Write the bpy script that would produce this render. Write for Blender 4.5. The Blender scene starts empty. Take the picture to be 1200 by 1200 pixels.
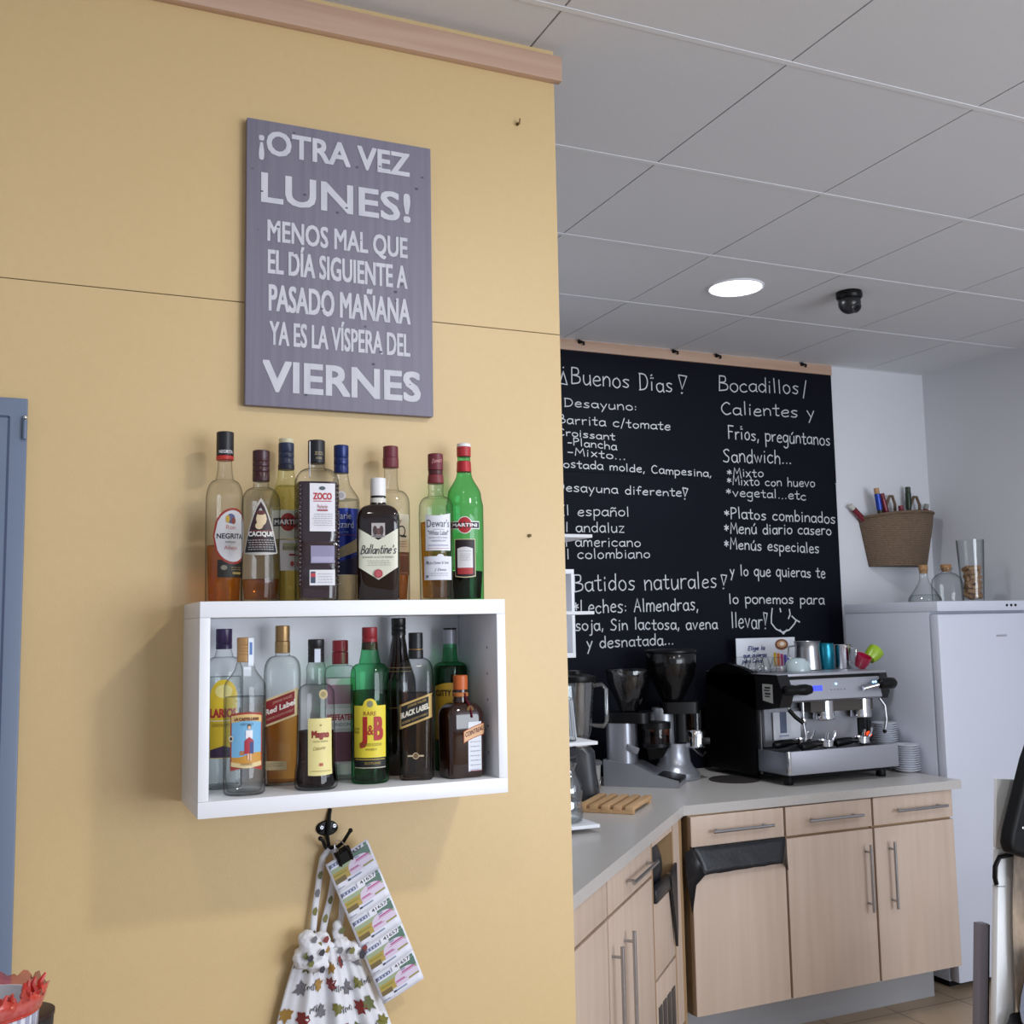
import bpy, bmesh, math, random
from mathutils import Vector, Matrix
random.seed(7)
PI = math.pi
S = bpy.context.scene
COL = S.collection

# ------------------------------------------------------------------ camera, world, lights, exposure
CAMH = 1.60
yaw, pitch, roll = 0.41947, 0.10429, -0.018539
fw = Vector((math.sin(yaw)*math.cos(pitch), math.cos(yaw)*math.cos(pitch), math.sin(pitch)))
rt = Vector((math.cos(yaw), -math.sin(yaw), 0)); up = rt.cross(fw)
r2 = math.cos(roll)*rt + math.sin(roll)*up
u2 = -math.sin(roll)*rt + math.cos(roll)*up
cd = bpy.data.cameras.new('camera'); cam = bpy.data.objects.new('camera', cd); COL.objects.link(cam)
cd.sensor_width = 36; cd.lens = 36*1255.5/1200; cd.clip_start = 0.05
mw = Matrix((r2, u2, -fw)).transposed().to_4x4(); mw.translation = (0, 0, CAMH)
cam.matrix_world = mw
S.camera = cam
S.view_settings.view_transform = 'Standard'; S.view_settings.look = 'None'
S.view_settings.gamma = 1; S.view_settings.use_curve_mapping = False
S.view_settings.exposure = 0.0
S.cycles.max_bounces = 10; S.cycles.transparent_max_bounces = 24; S.cycles.use_denoising = True
S.cycles.caustics_reflective = False; S.cycles.caustics_refractive = False
S.cycles.sample_clamp_indirect = 4

W = bpy.data.worlds.new('world'); S.world = W; W.use_nodes = True
W.node_tree.nodes['Background'].inputs[0].default_value = (0.76, 0.84, 1.0, 1)
W.node_tree.nodes['Background'].inputs[1].default_value = 0.54

def area(name, loc, target, size, power, col, shape='RECTANGLE', sy=None):
    l = bpy.data.lights.new(name, 'AREA'); l.energy = power; l.color = col; l.shape = shape
    l.size = size
    if sy: l.size_y = sy
    o = bpy.data.objects.new(name, l); COL.objects.link(o); o.location = loc
    o.rotation_euler = (Vector(target)-Vector(loc)).to_track_quat('-Z', 'Y').to_euler()
    return o
ZC = 2.913
# daylight through the shopfront behind the camera and a side window on the right
area('shopfront_daylight', (3.3, -3.2, 1.5), (2.9, 1.5, 3.5), 3.2, 185, (0.84, 0.91, 1.0), sy=2.4)
area('window_daylight', (4.3, -0.7, 1.7), (.6, 2.1, 1.4), 2.0, 22, (0.84, 0.91, 1.0), sy=1.6)
# recessed ceiling lights of the room (the fixtures hang above the frame)
for x, y, p in ((1.42, 0.28, 22), (-.1, .28, 4.5), (3.0, 0.9, 13)):
    area('ceiling_downlight', (x, y, ZC-0.03), (x, y, 0), 0.2, p, (1.0, 0.95, 0.87) if x < 2 else (0.92, 0.96, 1.0), 'DISK')
area('kitchen_downlight', (2.51, 3.41, ZC-0.02), (2.51, 3.41, 0), 0.19, 12, (0.92, 0.96, 1.0), 'DISK')

# ------------------------------------------------------------------ materials
def lin(c):
    if isinstance(c, str): c = [int(c[i:i+2], 16)/255 for i in (0, 2, 4)]
    return tuple((x/12.92 if x <= .04045 else ((x+.055)/1.055)**2.4) for x in c) + (1,)
MATS = {}
def mat(name, col='cccccc', rough=.5, metal=0, noise=None, bump=None, emit=None, spec=.5, coat=0, trans=0):
    if name in MATS: return MATS[name]
    m = bpy.data.materials.new(name); m.use_nodes = True; nt = m.node_tree
    b = nt.nodes['Principled BSDF']
    b.inputs['Base Color'].default_value = lin(col); b.inputs['Roughness'].default_value = rough
    b.inputs['Metallic'].default_value = metal; b.inputs['Specular IOR Level'].default_value = spec
    b.inputs['Coat Weight'].default_value = coat
    b.inputs['Transmission Weight'].default_value = trans
    tc = nt.nodes.new('ShaderNodeTexCoord')
    if noise:   # (scale xyz, strength, second colour)
        mp = nt.nodes.new('ShaderNodeMapping'); mp.inputs['Scale'].default_value = noise[0]
        n = nt.nodes.new('ShaderNodeTexNoise'); n.inputs['Scale'].default_value = 1; n.inputs['Detail'].default_value = 6
        mx = nt.nodes.new('ShaderNodeMix'); mx.data_type = 'RGBA'
        mx.inputs['A'].default_value = lin(col); mx.inputs['B'].default_value = lin(noise[2])
        mr = nt.nodes.new('ShaderNodeMapRange'); mr.inputs[1].default_value = .35; mr.inputs[2].default_value = .7; mr.inputs[4].default_value = noise[1]
        L = nt.links.new
        L(tc.outputs['Object'], mp.inputs[0]); L(mp.outputs[0], n.inputs['Vector']); L(n.outputs[0], mr.inputs[0])
        L(mr.outputs[0], mx.inputs['Factor']); L(mx.outputs['Result'], b.inputs['Base Color'])
    if bump:
        n = nt.nodes.new('ShaderNodeTexNoise'); n.inputs['Scale'].default_value = bump[0]; n.inputs['Detail'].default_value = 5
        bp = nt.nodes.new('ShaderNodeBump'); bp.inputs['Strength'].default_value = bump[1]; bp.inputs['Distance'].default_value = .002
        nt.links.new(tc.outputs['Object'], n.inputs['Vector']); nt.links.new(n.outputs[0], bp.inputs['Height']); nt.links.new(bp.outputs[0], b.inputs['Normal'])
    if emit:
        b.inputs['Emission Color'].default_value = lin(emit[0]); b.inputs['Emission Strength'].default_value = emit[1]
    MATS[name] = m; return m
def glass(name, tint, edge, refl=1.0):
    """thin glass / liquid: tinted, darker where seen edge-on, with a Fresnel gloss"""
    if name in MATS: return MATS[name]
    m = bpy.data.materials.new(name); m.use_nodes = True; nt = m.node_tree; nt.nodes.clear(); L = nt.links.new
    out = nt.nodes.new('ShaderNodeOutputMaterial'); mx = nt.nodes.new('ShaderNodeMixShader')
    t = nt.nodes.new('ShaderNodeBsdfTransparent'); g = nt.nodes.new('ShaderNodeBsdfGlossy'); g.inputs['Roughness'].default_value = .015
    lw = nt.nodes.new('ShaderNodeLayerWeight'); lw.inputs['Blend'].default_value = .5
    def mth(op, a, v):
        n = nt.nodes.new('ShaderNodeMath'); n.operation = op; L(a, n.inputs[0]); n.inputs[1].default_value = v; return n.outputs[0]
    cm = nt.nodes.new('ShaderNodeMix'); cm.data_type = 'RGBA'
    cm.inputs['A'].default_value = lin(tint); cm.inputs['B'].default_value = lin(edge)
    L(mth('POWER', lw.outputs['Facing'], 3.2), cm.inputs['Factor']); L(cm.outputs['Result'], t.inputs[0])
    fr = mth('ADD', mth('MULTIPLY', mth('POWER', lw.outputs['Facing'], 5), .28*refl), .04*refl)
    L(fr, mx.inputs[0]); L(t.outputs[0], mx.inputs[1]); L(g.outputs[0], mx.inputs[2]); L(mx.outputs[0], out.inputs[0])
    MATS[name] = m; return m
def wood(name, c1, c2, axis=2, scale=9, rough=.45):
    sc = [scale*7]*3; sc[axis] = scale*.35
    return mat(name, c1, rough, noise=(sc, .8, c2))

WALLY = mat('yellow_laminate', 'd3b786', .40, noise=((60, 60, 60), .3, 'cdb07e'), bump=(260, .12))
SEAM = mat('dark_joint', '6b5a3a', .8)
WHITEP = mat('white_paint', 'd8d9de', .7, bump=(90, .1))
BATTEN = wood('pale_pine', 'c4a48e', 'b3917b', 0, 6)
WHITE = mat('white_melamine', 'eceef4', .35)
DOORB = mat('blue_grey_paint', '6a7890', .4)
BLK = mat('black_plastic', '09090b', .35, spec=.25)
BLKM = mat('black_matte', '0d0d0f', .7, spec=.2)
STEEL = mat('brushed_steel', 'b4b4b8', .28, 1, noise=((3, 60, 60), .4, 'a0a0a4'))
SATIN = mat('satin_steel_sheet', 'a9aab3', .42, .7)
CHROME = mat('chrome', 'd5d5d8', .1, 1)
BIRCH = wood('birch_laminate', 'cdb8a8', 'c2ab99', 2, 4, .5)
BIRCHE = wood('birch_edge', 'b3946f', 'a5845f', 2, 5, .5)
COUNT = mat('worktop_laminate', 'c2bebb', .28, noise=((120, 120, 120), .5, 'b6b2ae'))
FRIDGE = mat('fridge_white', 'ced2df', .35, bump=(400, .08))
GREY = mat('grey_plinth', 'a6a7ab', .35, .3)
CHALK = mat('chalk', 'c4c6cc', .95)
CLEAR = glass('clear_glass', 'fafbfb', '565e60')
GREENG = glass('green_glass', 'a2eabf', '2f7a48')

# ------------------------------------------------------------------ mesh builder
class MB:
    def __init__(s): s.v = []; s.f = []; s.m = []; s.mats = []
    def mi(s, m):
        if m not in s.mats: s.mats.append(m)
        return s.mats.index(m)
    def add(s, verts, faces, m, M=None):
        o = len(s.v); k = s.mi(m)
        for p in verts:
            p = Vector(p); s.v.append(M @ p if M is not None else p)
        for f in faces: s.f.append([i+o for i in f]); s.m.append(k)
        return s
    def box(s, c, d, m, bev=0, M=None, seg=2):
        bm = bmesh.new(); bmesh.ops.create_cube(bm, size=1)
        for v in bm.verts: v.co = Vector((v.co.x*d[0], v.co.y*d[1], v.co.z*d[2]))
        if bev: bmesh.ops.bevel(bm, geom=bm.edges[:], offset=bev, segments=seg, profile=.6, affect='EDGES')
        bm.verts.index_update()
        T = Matrix.Translation(c)
        if M is not None: T = T @ M
        s.add([v.co for v in bm.verts], [[v.index for v in f.verts] for f in bm.faces], m, T); bm.free(); return s
    def span(s, a, b, m, bev=0):
        return s.box([(a[i]+b[i])/2 for i in range(3)], [abs(b[i]-a[i]) for i in range(3)], m, bev)
    def lathe(s, prof, m, n=32, M=None, sx=1, sy=1):
        """prof: (r, z) or (r, z, n, aspect)"""
        V = []; F = []
        for p in prof:
            r, z = p[0], p[1]; e = p[2] if len(p) > 2 else 2; asp = p[3] if len(p) > 3 else 1
            for i in range(n):
                t = 2*PI*i/n+PI/n; c, q = math.cos(t), math.sin(t)
                V.append((r*sx*math.copysign(abs(c)**(2/e), c), r*asp*sy*math.copysign(abs(q)**(2/e), q), z))
        k = len(prof)
        for j in range(k-1):
            for i in range(n): F.append((j*n+i, j*n+(i+1) % n, (j+1)*n+(i+1) % n, (j+1)*n+i))
        if prof[0][0] > 1e-6: F.append(tuple(range(n))[::-1])
        if prof[-1][0] > 1e-6: F.append(tuple((k-1)*n+i for i in range(n)))
        return s.add(V, F, m, M)
    def cyl(s, a, b, r, m, n=20, r2=None):
        a, b = Vector(a), Vector(b); d = b-a
        return s.lathe([(r, 0), (r if r2 is None else r2, d.length)], m, n, Matrix.Translation(a) @ d.to_track_quat('Z', 'Y').to_matrix().to_4x4())
    def tube(s, pts, r, m, n=10, flat=1):
        P = [Vector(p) for p in pts]; V = []; F = []; prev = None
        for i, p in enumerate(P):
            t = (P[min(i+1, len(P)-1)]-P[max(i-1, 0)]).normalized()
            if prev is None:
                a = Vector((0, 0, 1)) if abs(t.z) < .9 else Vector((1, 0, 0))
                x = t.cross(a).normalized()
            else: x = (prev - t*prev.dot(t)).normalized()
            prev = x; y = t.cross(x)
            rr = r[i] if isinstance(r, (list, tuple)) else r
            for k in range(n):
                q = 2*PI*k/n; V.append(p + x*rr*math.cos(q) + y*rr*flat*math.sin(q))
        for i in range(len(P)-1):
            for k in range(n): F.append((i*n+k, i*n+(k+1) % n, (i+1)*n+(k+1) % n, (i+1)*n+k))
        F.append(tuple(range(n))[::-1]); F.append(tuple((len(P)-1)*n+k for k in range(n)))
        return s.add(V, F, m)
    def prism(s, poly, h0, h1, m, ax='z', M=None):
        """extrude 2-D polygon along ax"""
        def P(u, v, w): return {'z': (u, v, w), 'y': (u, w, v), 'x': (w, u, v)}[ax]
        n = len(poly); V = [P(u, v, h0) for u, v in poly]+[P(u, v, h1) for u, v in poly]
        F = [tuple(range(n)), tuple(range(n, 2*n))]+[(i, (i+1) % n, n+(i+1) % n, n+i) for i in range(n)]
        return s.add(V, F, m, M)
    def ball(s, c, r, m, sc=(1, 1, 1), n=20):
        pr = [(r*math.sin(PI*i/12), -r*math.cos(PI*i/12)) for i in range(13)]
        return s.lathe([(max(a, 1e-7), b) for a, b in pr], m, n, Matrix.Translation(c) @ Matrix.Diagonal((*sc, 1)))
    def build(s, name, parent=None, loc=None, ang=38, rec=True, mtx=None):
        me = bpy.data.meshes.new(name); me.from_pydata([tuple(v) for v in s.v], [], s.f)
        for m in s.mats: me.materials.append(m)
        me.polygons.foreach_set('material_index', s.m)
        if rec:
            bm = bmesh.new(); bm.from_mesh(me); bmesh.ops.recalc_face_normals(bm, faces=bm.faces); bm.to_mesh(me); bm.free()
        me.shade_smooth(); me.set_sharp_from_angle(angle=math.radians(ang)); me.update()
        o = bpy.data.objects.new(name, me); COL.objects.link(o)
        if parent: o.parent = parent
        if loc: o.location = loc
        if mtx is not None: o.matrix_world = mtx
        return o
def tag(o, label, cat, group=None, kind=None):
    o['label'] = label; o['category'] = cat
    if group: o['group'] = group
    if kind: o['kind'] = kind
    return o
def thing(name, label, cat, loc=(0, 0, 0), rz=0, group=None):
    o = bpy.data.objects.new(name, None); COL.objects.link(o); o.location = loc; o.rotation_euler = (0, 0, rz)
    o.empty_display_size = .05
    return tag(o, label, cat, group)
def struct(o, label, cat='structure'):
    o['kind'] = 'structure'; o['label'] = label; o['category'] = cat; return o
def copy_tree(o, parent=None):
    c = o.copy(); COL.objects.link(c)
    if parent: c.parent = parent
    for ch in list(o.children): copy_tree(ch, c)
    return c
# text -> (verts2d, faces), cached; origin baseline-left
TC = {}
def text2d(t, bold=0.0):
    k = (t, bold)
    if k in TC: return TC[k]
    cu = bpy.data.curves.new('text', 'FONT'); cu.body = t; cu.resolution_u = 3; cu.offset = bold
    o = bpy.data.objects.new('text', cu); COL.objects.link(o)
    dg = bpy.context.evaluated_depsgraph_get(); me = bpy.data.meshes.new_from_object(o.evaluated_get(dg))
    V = [(v.co.x, v.co.y) for v in me.vertices]; F = [tuple(p.vertices) for p in me.polygons]
    bpy.data.objects.remove(o); bpy.data.curves.remove(cu); bpy.data.meshes.remove(me)
    TC[k] = (V, F); return V, F
CAP = max(v[1] for v in text2d('E')[0])
def put_text(mb, t, m, fn, uc, v0, cap, width=None, bold=0.0, slant=0.0, shear=0.0, align='c'):
    """fn(u, v, lift) -> 3-D point. width: exact width of the word; v0 baseline; bold thickens by overprinting"""
    V, F = text2d(t)
    if not V: return
    x0 = min(v[0] for v in V); x1 = max(v[0] for v in V)
    b = bold*cap/CAP; sy = (cap-2*b)/CAP
    sx = (width-2*b)/(x1-x0) if width else sy
    off = uc-(x1-x0)*sx/2 if align == 'c' else uc
    sh = [(0, 0)] if not b else [(-b, -b), (b, b), (-b, b), (b, -b), (0, 0), (-b, 0), (b, 0), (0, b), (0, -b)]
    for k, (dx, dy) in enumerate(sh):
        P = []
        for x, y in V:
            v = y*sy; u = off+(x-x0)*sx+v*shear+dx; P.append(fn(u, v0+b+v+dy+(u-uc)*slant, k*1e-5))
        mb.add(P, F, m)
def patch(mb, m, fn, u0, u1, lo, hi, nu=10, nv=4):
    """strip patch: lo(u)..hi(u)"""
    V = []; F = []
    lof = lo if callable(lo) else (lambda u: lo); hif = hi if callable(hi) else (lambda u: hi)
    for i in range(nu+1):
        u = u0+(u1-u0)*i/nu
        for j in range(nv+1): V.append(fn(u, lof(u)+(hif(u)-lof(u))*j/nv))
    for i in range(nu):
        for j in range(nv): a = i*(nv+1)+j; F.append((a, a+nv+1, a+nv+2, a+1))
    mb.add(V, F, m)
def ellip(mb, m, fn, uc, vc, a, b, nu=16):
    def h(u): return b*math.sqrt(max(0, 1-((u-uc)/a)**2))
    patch(mb, m, fn, uc-a, uc+a, lambda u: vc-h(u), lambda u: vc+h(u), nu, 3)

# ------------------------------------------------------------------ setting
def quadface(name, pts, m, label, cat):
    mb = MB(); mb.add(pts, [tuple(range(len(pts)))], m); return struct(mb.build(name, rec=False), label, cat)
def tilemat(name, c1, c2, mortar, w, h, msize, off=(0, 0), rough=.5, bump=0):
    m = bpy.data.materials.new(name); m.use_nodes = True; nt = m.node_tree; L = nt.links.new; b = nt.nodes['Principled BSDF']
    tc = nt.nodes.new('ShaderNodeTexCoord'); mp = nt.nodes.new('ShaderNodeMapping'); mp.inputs['Location'].default_value = (off[0], off[1], 0)
    br = nt.nodes.new('ShaderNodeTexBrick'); br.offset = 0; br.inputs['Scale'].default_value = 1
    br.inputs['Color1'].default_value = lin(c1); br.inputs['Color2'].default_value = lin(c2); br.inputs['Mortar'].default_value = lin(mortar)
    br.inputs['Brick Width'].default_value = w; br.inputs['Row Height'].default_value = h; br.inputs['Mortar Size'].default_value = msize; br.inputs['Mortar Smooth'].default_value = .1
    L(tc.outputs['Object'], mp.inputs[0]); L(mp.outputs[0], br.inputs['Vector']); L(br.outputs['Color'], b.inputs['Base Color']); b.inputs['Roughness'].default_value = rough
    return m
FLOORM = tilemat('beige_floor_tile', 'a8937c', 'a08b74', '6d5f50', .33, .33, .003, (0.05, .1))
mb = MB(); mb.span((-3, -3.5, -.1), (4.5, 4.5, 0), FLOORM); struct(mb.build('floor'), 'beige square floor tiles', 'floor')
# suspended ceiling: one slab of 60 cm panels separated by shallow grooves
CEILM = mat('ceiling_panel', 'd9dade', .9, noise=((200, 200, 200), .35, 'd0d1d5'), bump=(500, .2))
GROOVE = mat('ceiling_groove', '77777c', .9); TBAR = mat('ceiling_tee', 'dfe0e4', .7)
mb = MB(); mb.span((-3, -3.5, ZC+.006), (4.5, 4.5, ZC+.1), GROOVE)

for i in range(-8, 6):
    for j in range(-10, 6):
        x, y = 1.605+.6*i, 1.936+.6*j
        a = (max(x+.0025, -3), max(y+.004, -3.5), ZC); b = (min(x+.5975, 4.5), min(y+.596, 4.5), ZC+.007)
        if b[0] > a[0]+.01 and b[1] > a[1]+.01: mb.span(a, b, CEILM)
for j in range(-9, 6):
    y = 1.936+.6*j
    if -3.4 < y < 4.4: mb.span((-3, y-.009, ZC-.0015), (4.5, y+.007, ZC+.003), TBAR)
struct(mb.build('ceiling'), 'suspended ceiling of pale grey square panels', 'ceiling')
YW = 2.10   # face of the yellow partition
mb = MB(); mb.span((-3, YW, 0), (1.062, YW+.04, 2.2425), WALLY); mb.span((-3, YW, 2.2445), (1.062, YW+.04, ZC), WALLY); mb.span((-3, YW+.003, 2.24), (1.06, YW+.037, 2.247), SEAM)
for x, z in ((.967, 2.72), (.976, 1.79)): mb.cyl((x, YW-.006, z), (x, YW+.01, z), .0035, SEAM, 8)
mb.tube([(.967, YW-.002, 2.72), (.967, YW-.012, 2.716), (.968, YW-.014, 2.728)], .002, mat('rusty_screw', '8a6a45', .6, .5), 6)
struct(mb.build('wall_front'), 'yellow laminate partition with one horizontal joint', 'wall')
mb = MB(); mb.span((-3, YW-.02, 2.834), (1.074, YW, 2.893), BATTEN, .002); struct(mb.build('trim_1'), 'pale wooden batten along the top of the yellow partition', 'trim')
YB = 4.343
mb = MB(); mb.span((0, YB, 0), (4.5, YB+.1, ZC), WHITEP); struct(mb.build('wall_back'), 'white wall behind the coffee counter', 'wall')
mb = MB(); mb.span((4.41, .9, 0), (4.51, YB, ZC), WHITEP); struct(mb.build('wall_right'), 'white side wall beside the fridge', 'wall')
mb = MB(); mb.prism([(1.5, YB), (.3, 3.143), (.3, YW+.04), (.2, YW+.04), (.2, 3.19), (1.35, YB)], 0, ZC, WHITEP); struct(mb.build('wall_light_stop'), 'unseen white wall added behind the partition', 'wall')  # unseen wall added to stop world light leaking in behind the partition
# blue grey door in the partition
mb = MB(); mb.span((-.105, YW-.016, 0), (-.02, YW, 2.02), DOORB, .003); mb.span((-.9, YW-.016, 1.94), (-.1055, YW, 2.0199), DOORB, .003)
mb.span((-1, YW-.010, 0), (-.1, YW-.001, 1.945), DOORB)
d1 = struct(mb.build('door_1'), 'blue grey door with raised frame at the left edge', 'door')
mb = MB(); mb.span((-.052, YW-.012, 0), (-.048, YW-.0165, 1.985), mat('door_painted_shade', '3f4c68', .6)); mb.span((-.9, YW-.012, 1.983), (-.05, YW-.0165, 1.987), MATS['door_painted_shade']); mb.build('rebate_shade', d1)  # darker strips laid on the flat frame paint the rebate's shadow line
mb = MB(); mb.cyl((-.024, YW-.021, 1.945), (-.024, YW-.021, 1.98), .004, DOORB, 10); mb.ball((-.024, YW-.021, 1.984), .004, CHROME); mb.ball((-.024, YW-.021, 1.976), .0035, CHROME); mb.build('hinge', d1)

# ------------------------------------------------------------------ chalk writing: a single-stroke hand
G = {}
def gl(ch, w, *st): G[ch] = (w, st)
# each stroke: (straight?, points)
gl('a', 4, (0, '3.5,3.3 2,4 .5,3 .5,1 1.7,0 3.2,1 3.5,2.6'), (1, '3.5,4 3.6,.4 4,0'))
gl('b', 4, (1, '.5,7 .5,0'), (0, '.5,2.5 1.8,4 3.4,3 3.4,1 2,0 .5,.7'))
gl('c', 3.8, (0, '3.3,3.4 2,4 .5,2.8 .6,.9 2,0 3.4,.6'))
gl('d', 4, (0, '3.4,2.9 2,4 .5,2.8 .6,.9 2,0 3.4,1.3'), (1, '3.5,7 3.5,0'))
gl('e', 3.8, (0, '.5,2.1 1.8,2.2 3.3,2.5 3.1,3.7 1.8,4 .5,2.6 .6,.8 2,0 3.5,.6'))
gl('f', 3.2, (0, '3.2,6.4 2.2,7 1.4,5.6 1.4,3 1.4,0'), (1, '.2,3.6 2.8,3.7'))
gl('g', 4, (0, '3.4,3.2 2,4 .5,2.8 .6,1 2,.4 3.4,1.6'), (0, '3.5,4 3.5,1 3.3,-2 2,-3 .5,-2.2'))
gl('h', 4, (1, '.5,7 .5,0'), (0, '.5,2.4 1.8,3.9 3.2,3.2 3.4,1.5 3.4,0'))
gl('i', 1.8, (1, '.9,4 .9,0'), (1, '.9,5.5 .95,5.9'))
gl('j', 2.4, (0, '1.6,4 1.7,0 1.4,-2.3 .2,-2.6'), (1, '1.7,5.5 1.75,5.9'))
gl('l', 1.8, (1, '.8,7 .9,0'))
gl('m', 5.6, (1, '.5,4 .5,0'), (0, '.5,2.6 1.6,4 2.7,3.2 2.8,0'), (0, '2.8,2.6 3.9,4 5,3.2 5.1,0'))
gl('n', 4, (1, '.5,4 .5,0'), (0, '.5,2.5 1.9,4 3.3,3.2 3.5,0'))
gl('o', 4, (0, '2.2,4 .7,3.2 .5,1.2 2,0 3.5,1 3.5,3 2.2,4'))
gl('p', 4, (1, '.5,4 .5,-3'), (0, '.5,3.2 2,4 3.5,3 3.4,1 2,0 .5,.8'))
gl('q', 4, (0, '3.4,3.2 2,4 .5,2.8 .6,.9 2,0 3.4,1.2'), (1, '3.5,4 3.5,-3'))
gl('r', 3.2, (1, '.5,4 .6,0'), (0, '.6,2.4 1.6,3.8 3,3.8'))
gl('s', 3.6, (0, '3.1,3.6 1.8,4 .7,3.3 1.6,2.2 3,1.3 2.2,.1 .4,.4'))
gl('t', 3.2, (1, '1.5,6.2 1.5,.6 2.2,0 3,.4'), (1, '.1,4 3,4.1'))
gl('u', 4, (0, '.5,4 .5,1.4 1.4,0 2.8,.5 3.4,1.8'), (1, '3.5,4 3.6,0'))
gl('v', 3.8, (1, '.3,4 1.8,0 3.4,4'))
gl('w', 5, (1, '.3,4 1.4,0 2.4,3.4 3.5,0 4.7,4'))
gl('x', 3.6, (1, '.4,4 3.2,0'), (1, '3.2,4 .4,0'))
gl('y', 3.8, (1, '.4,4 1.9,.6'), (1, '3.5,4 1,-3'))
gl('z', 3.6, (1, '.4,4 3.2,4 .5,0 3.4,0'))
gl('A', 4.6, (1, '.3,0 2.2,7 4.2,0'), (1, '1,2.6 3.5,2.6'))
gl('B', 4.6, (1, '.6,7 .5,0'), (0, '.6,7 3.2,6.6 3.2,4.4 1,3.8'), (0, '1,3.8 4,3 3.8,.7 .5,0'))
gl('C', 4.6, (0, '4,6 2.4,7 .6,5 .6,2 2.2,0 4.2,.8'))
gl('D', 4.8, (1, '.6,7 .6,0'), (0, '.3,7 3,6.6 4.3,3.8 3.2,.8 .4,0'))
gl('E', 4.2, (1, '3.7,7 .6,7 .5,0 3.8,0'), (1, '.6,3.6 3,3.6'))
gl('F', 4.2, (1, '3.9,7 .6,7 .5,0'), (1, '.6,3.8 3.2,3.8'))
gl('L', 4, (1, '.7,7 .5,0 3.7,.1'))
gl('M', 5.4, (1, '.4,0 .9,7 2.7,2.6 4.4,7 5,0'))
gl('P', 4.2, (1, '.6,7 .5,0'), (0, '.4,7 3.2,6.8 3.6,4.6 .8,3.2'))
gl('S', 4.4, (0, '3.8,6.2 2.4,7 .8,5.8 1.8,4 3.6,2.4 2.8,.2 .4,.6'))
gl('T', 4.2, (1, '.2,7 4,7'), (1, '2.1,7 2,0'))
gl(',', 1.6, (1, '.9,.7 .4,-1.2')); gl('.', 1.7, (1, '.6,.1 .9,.3')); gl(':', 1.8, (1, '.8,.6 .9,1'), (1, '.8,3 .9,3.4'))
gl("'", 1.4, (1, '.7,7 .5,5.4')); gl('-', 3, (1, '.2,2 2.6,2.2')); gl('/', 2.6, (1, '.2,-1 2.3,7')); gl(' ', 3)
gl('*', 3.4, (1, '1.5,5.2 1.6,1.6'), (1, '.2,4.2 2.9,2.6'), (1, '.3,2.5 2.8,4.4'))
gl('!', 3, (1, '.3,7 2.9,6.8 1.3,1.6 .3,7'), (1, '1.1,-.2 1.3,.2 1,.1'))
gl('\u00a1', 3, (1, '1.6,5.4 2.9,0 .2,.2 1.6,5.4'), (1, '1.6,7 1.7,7.3'))
G['\u00f1'] = (4, G['n'][1]+((0, '.7,5.4 1.6,6 2.5,5.4 3.4,6'),)); G['\u00fa'] = (4, G['u'][1]+((1, '1.8,5 2.8,6.4'),)); G['\u00ed'] = (2.2, ((1, '.9,4 .9,0'), (1, '.4,5.6 .7,5.9'), (1, '1.3,5.6 1.6,5.9'), (1, '.6,6.8 1,7.2')))
def smooth(P):
    o = []; n = len(P)
    for i in range(n-1):
        p0, p1, p2, p3 = P[max(i-1, 0)], P[i], P[i+1], P[min(i+2, n-1)]
        for k in range(4):
            t = k/4; o.append(tuple(.5*(2*p1[c]+(p2[c]-p0[c])*t+(2*p0[c]-5*p1[c]+4*p2[c]-p3[c])*t*t+(3*p1[c]-p0[c]-3*p2[c]+p3[c])*t**3) for c in (0, 1)))
    return o+[P[-1]]
def strokes(t, jit=.13):
    out = []; x = 0; rnd = random.Random(t)
    for ch in t:
        w, st = G[ch]; dy = rnd.uniform(-.25, .25); k = rnd.uniform(.93, 1.07)
        for straight, pts in st:
            P = [tuple(float(q) for q in p.split(',')) for p in pts.split()]
            P = [(x+a+rnd.uniform(-jit, jit), b*k+dy+rnd.uniform(-jit, jit)) for a, b in P]
            out.append(P if straight else smooth(P))
        x += w+.55
    return out, x
RK = [0]
def ribbon(mb, P, r, m, fn):
    """flat chalk stroke, mitred; each stroke lies a hair above the one before"""
    P = [p for i, p in enumerate(P) if i == 0 or math.dist(p, P[i-1]) > 1e-5]
    if len(P) < 2: return
    RK[0] += 1; d = (RK[0] % 60)*8e-6; n = len(P); V = []
    for i, p in enumerate(P):
        a = P[max(i-1, 0)]; b = P[min(i+1, n-1)]
        t1 = Vector((p[0]-a[0], p[1]-a[1])); t2 = Vector((b[0]-p[0], b[1]-p[1]))
        t1 = (t1 if t1.length > 0 else t2).normalized(); t2 = (t2 if t2.length > 0 else t1).normalized()
        t = t1+t2; t = t.normalized() if t.length > .3 else t1
        k = min(1.5, 1/max(.5, t.dot(t1))); q = Vector(p)
        if i == 0: q = q-t*r*.6
        if i == n-1: q = q+t*r*.6
        w = Vector((-t.y, t.x))*r*k
        V += [(q.x+w.x, q.y+w.y), (q.x-w.x, q.y-w.y)]
    mb.add([fn(x, y) - Vector((0, d, 0)) for x, y in V], [(2*i, 2*i+1, 2*i+3, 2*i+2) for i in range(n-1)], m)
def handwrite(mb, t, x0, z0, x1, z1, u, r, m, fn):
    """t from (x0,z0) to (x1,z1) on the board, u metres per glyph unit"""
    st, w = strokes(t); sx = (x1-x0)/w
    for P in st:
        ribbon(mb, [(x0+p[0]*sx, z0+(z1-z0)*(p[0]/w)+p[1]*u) for p in P], r, m, fn)
BY = 4.335
BOARDM = mat('blackboard', '0f111a', .6, noise=((3, 3, 3), .5, '131520'), spec=.08)
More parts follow.
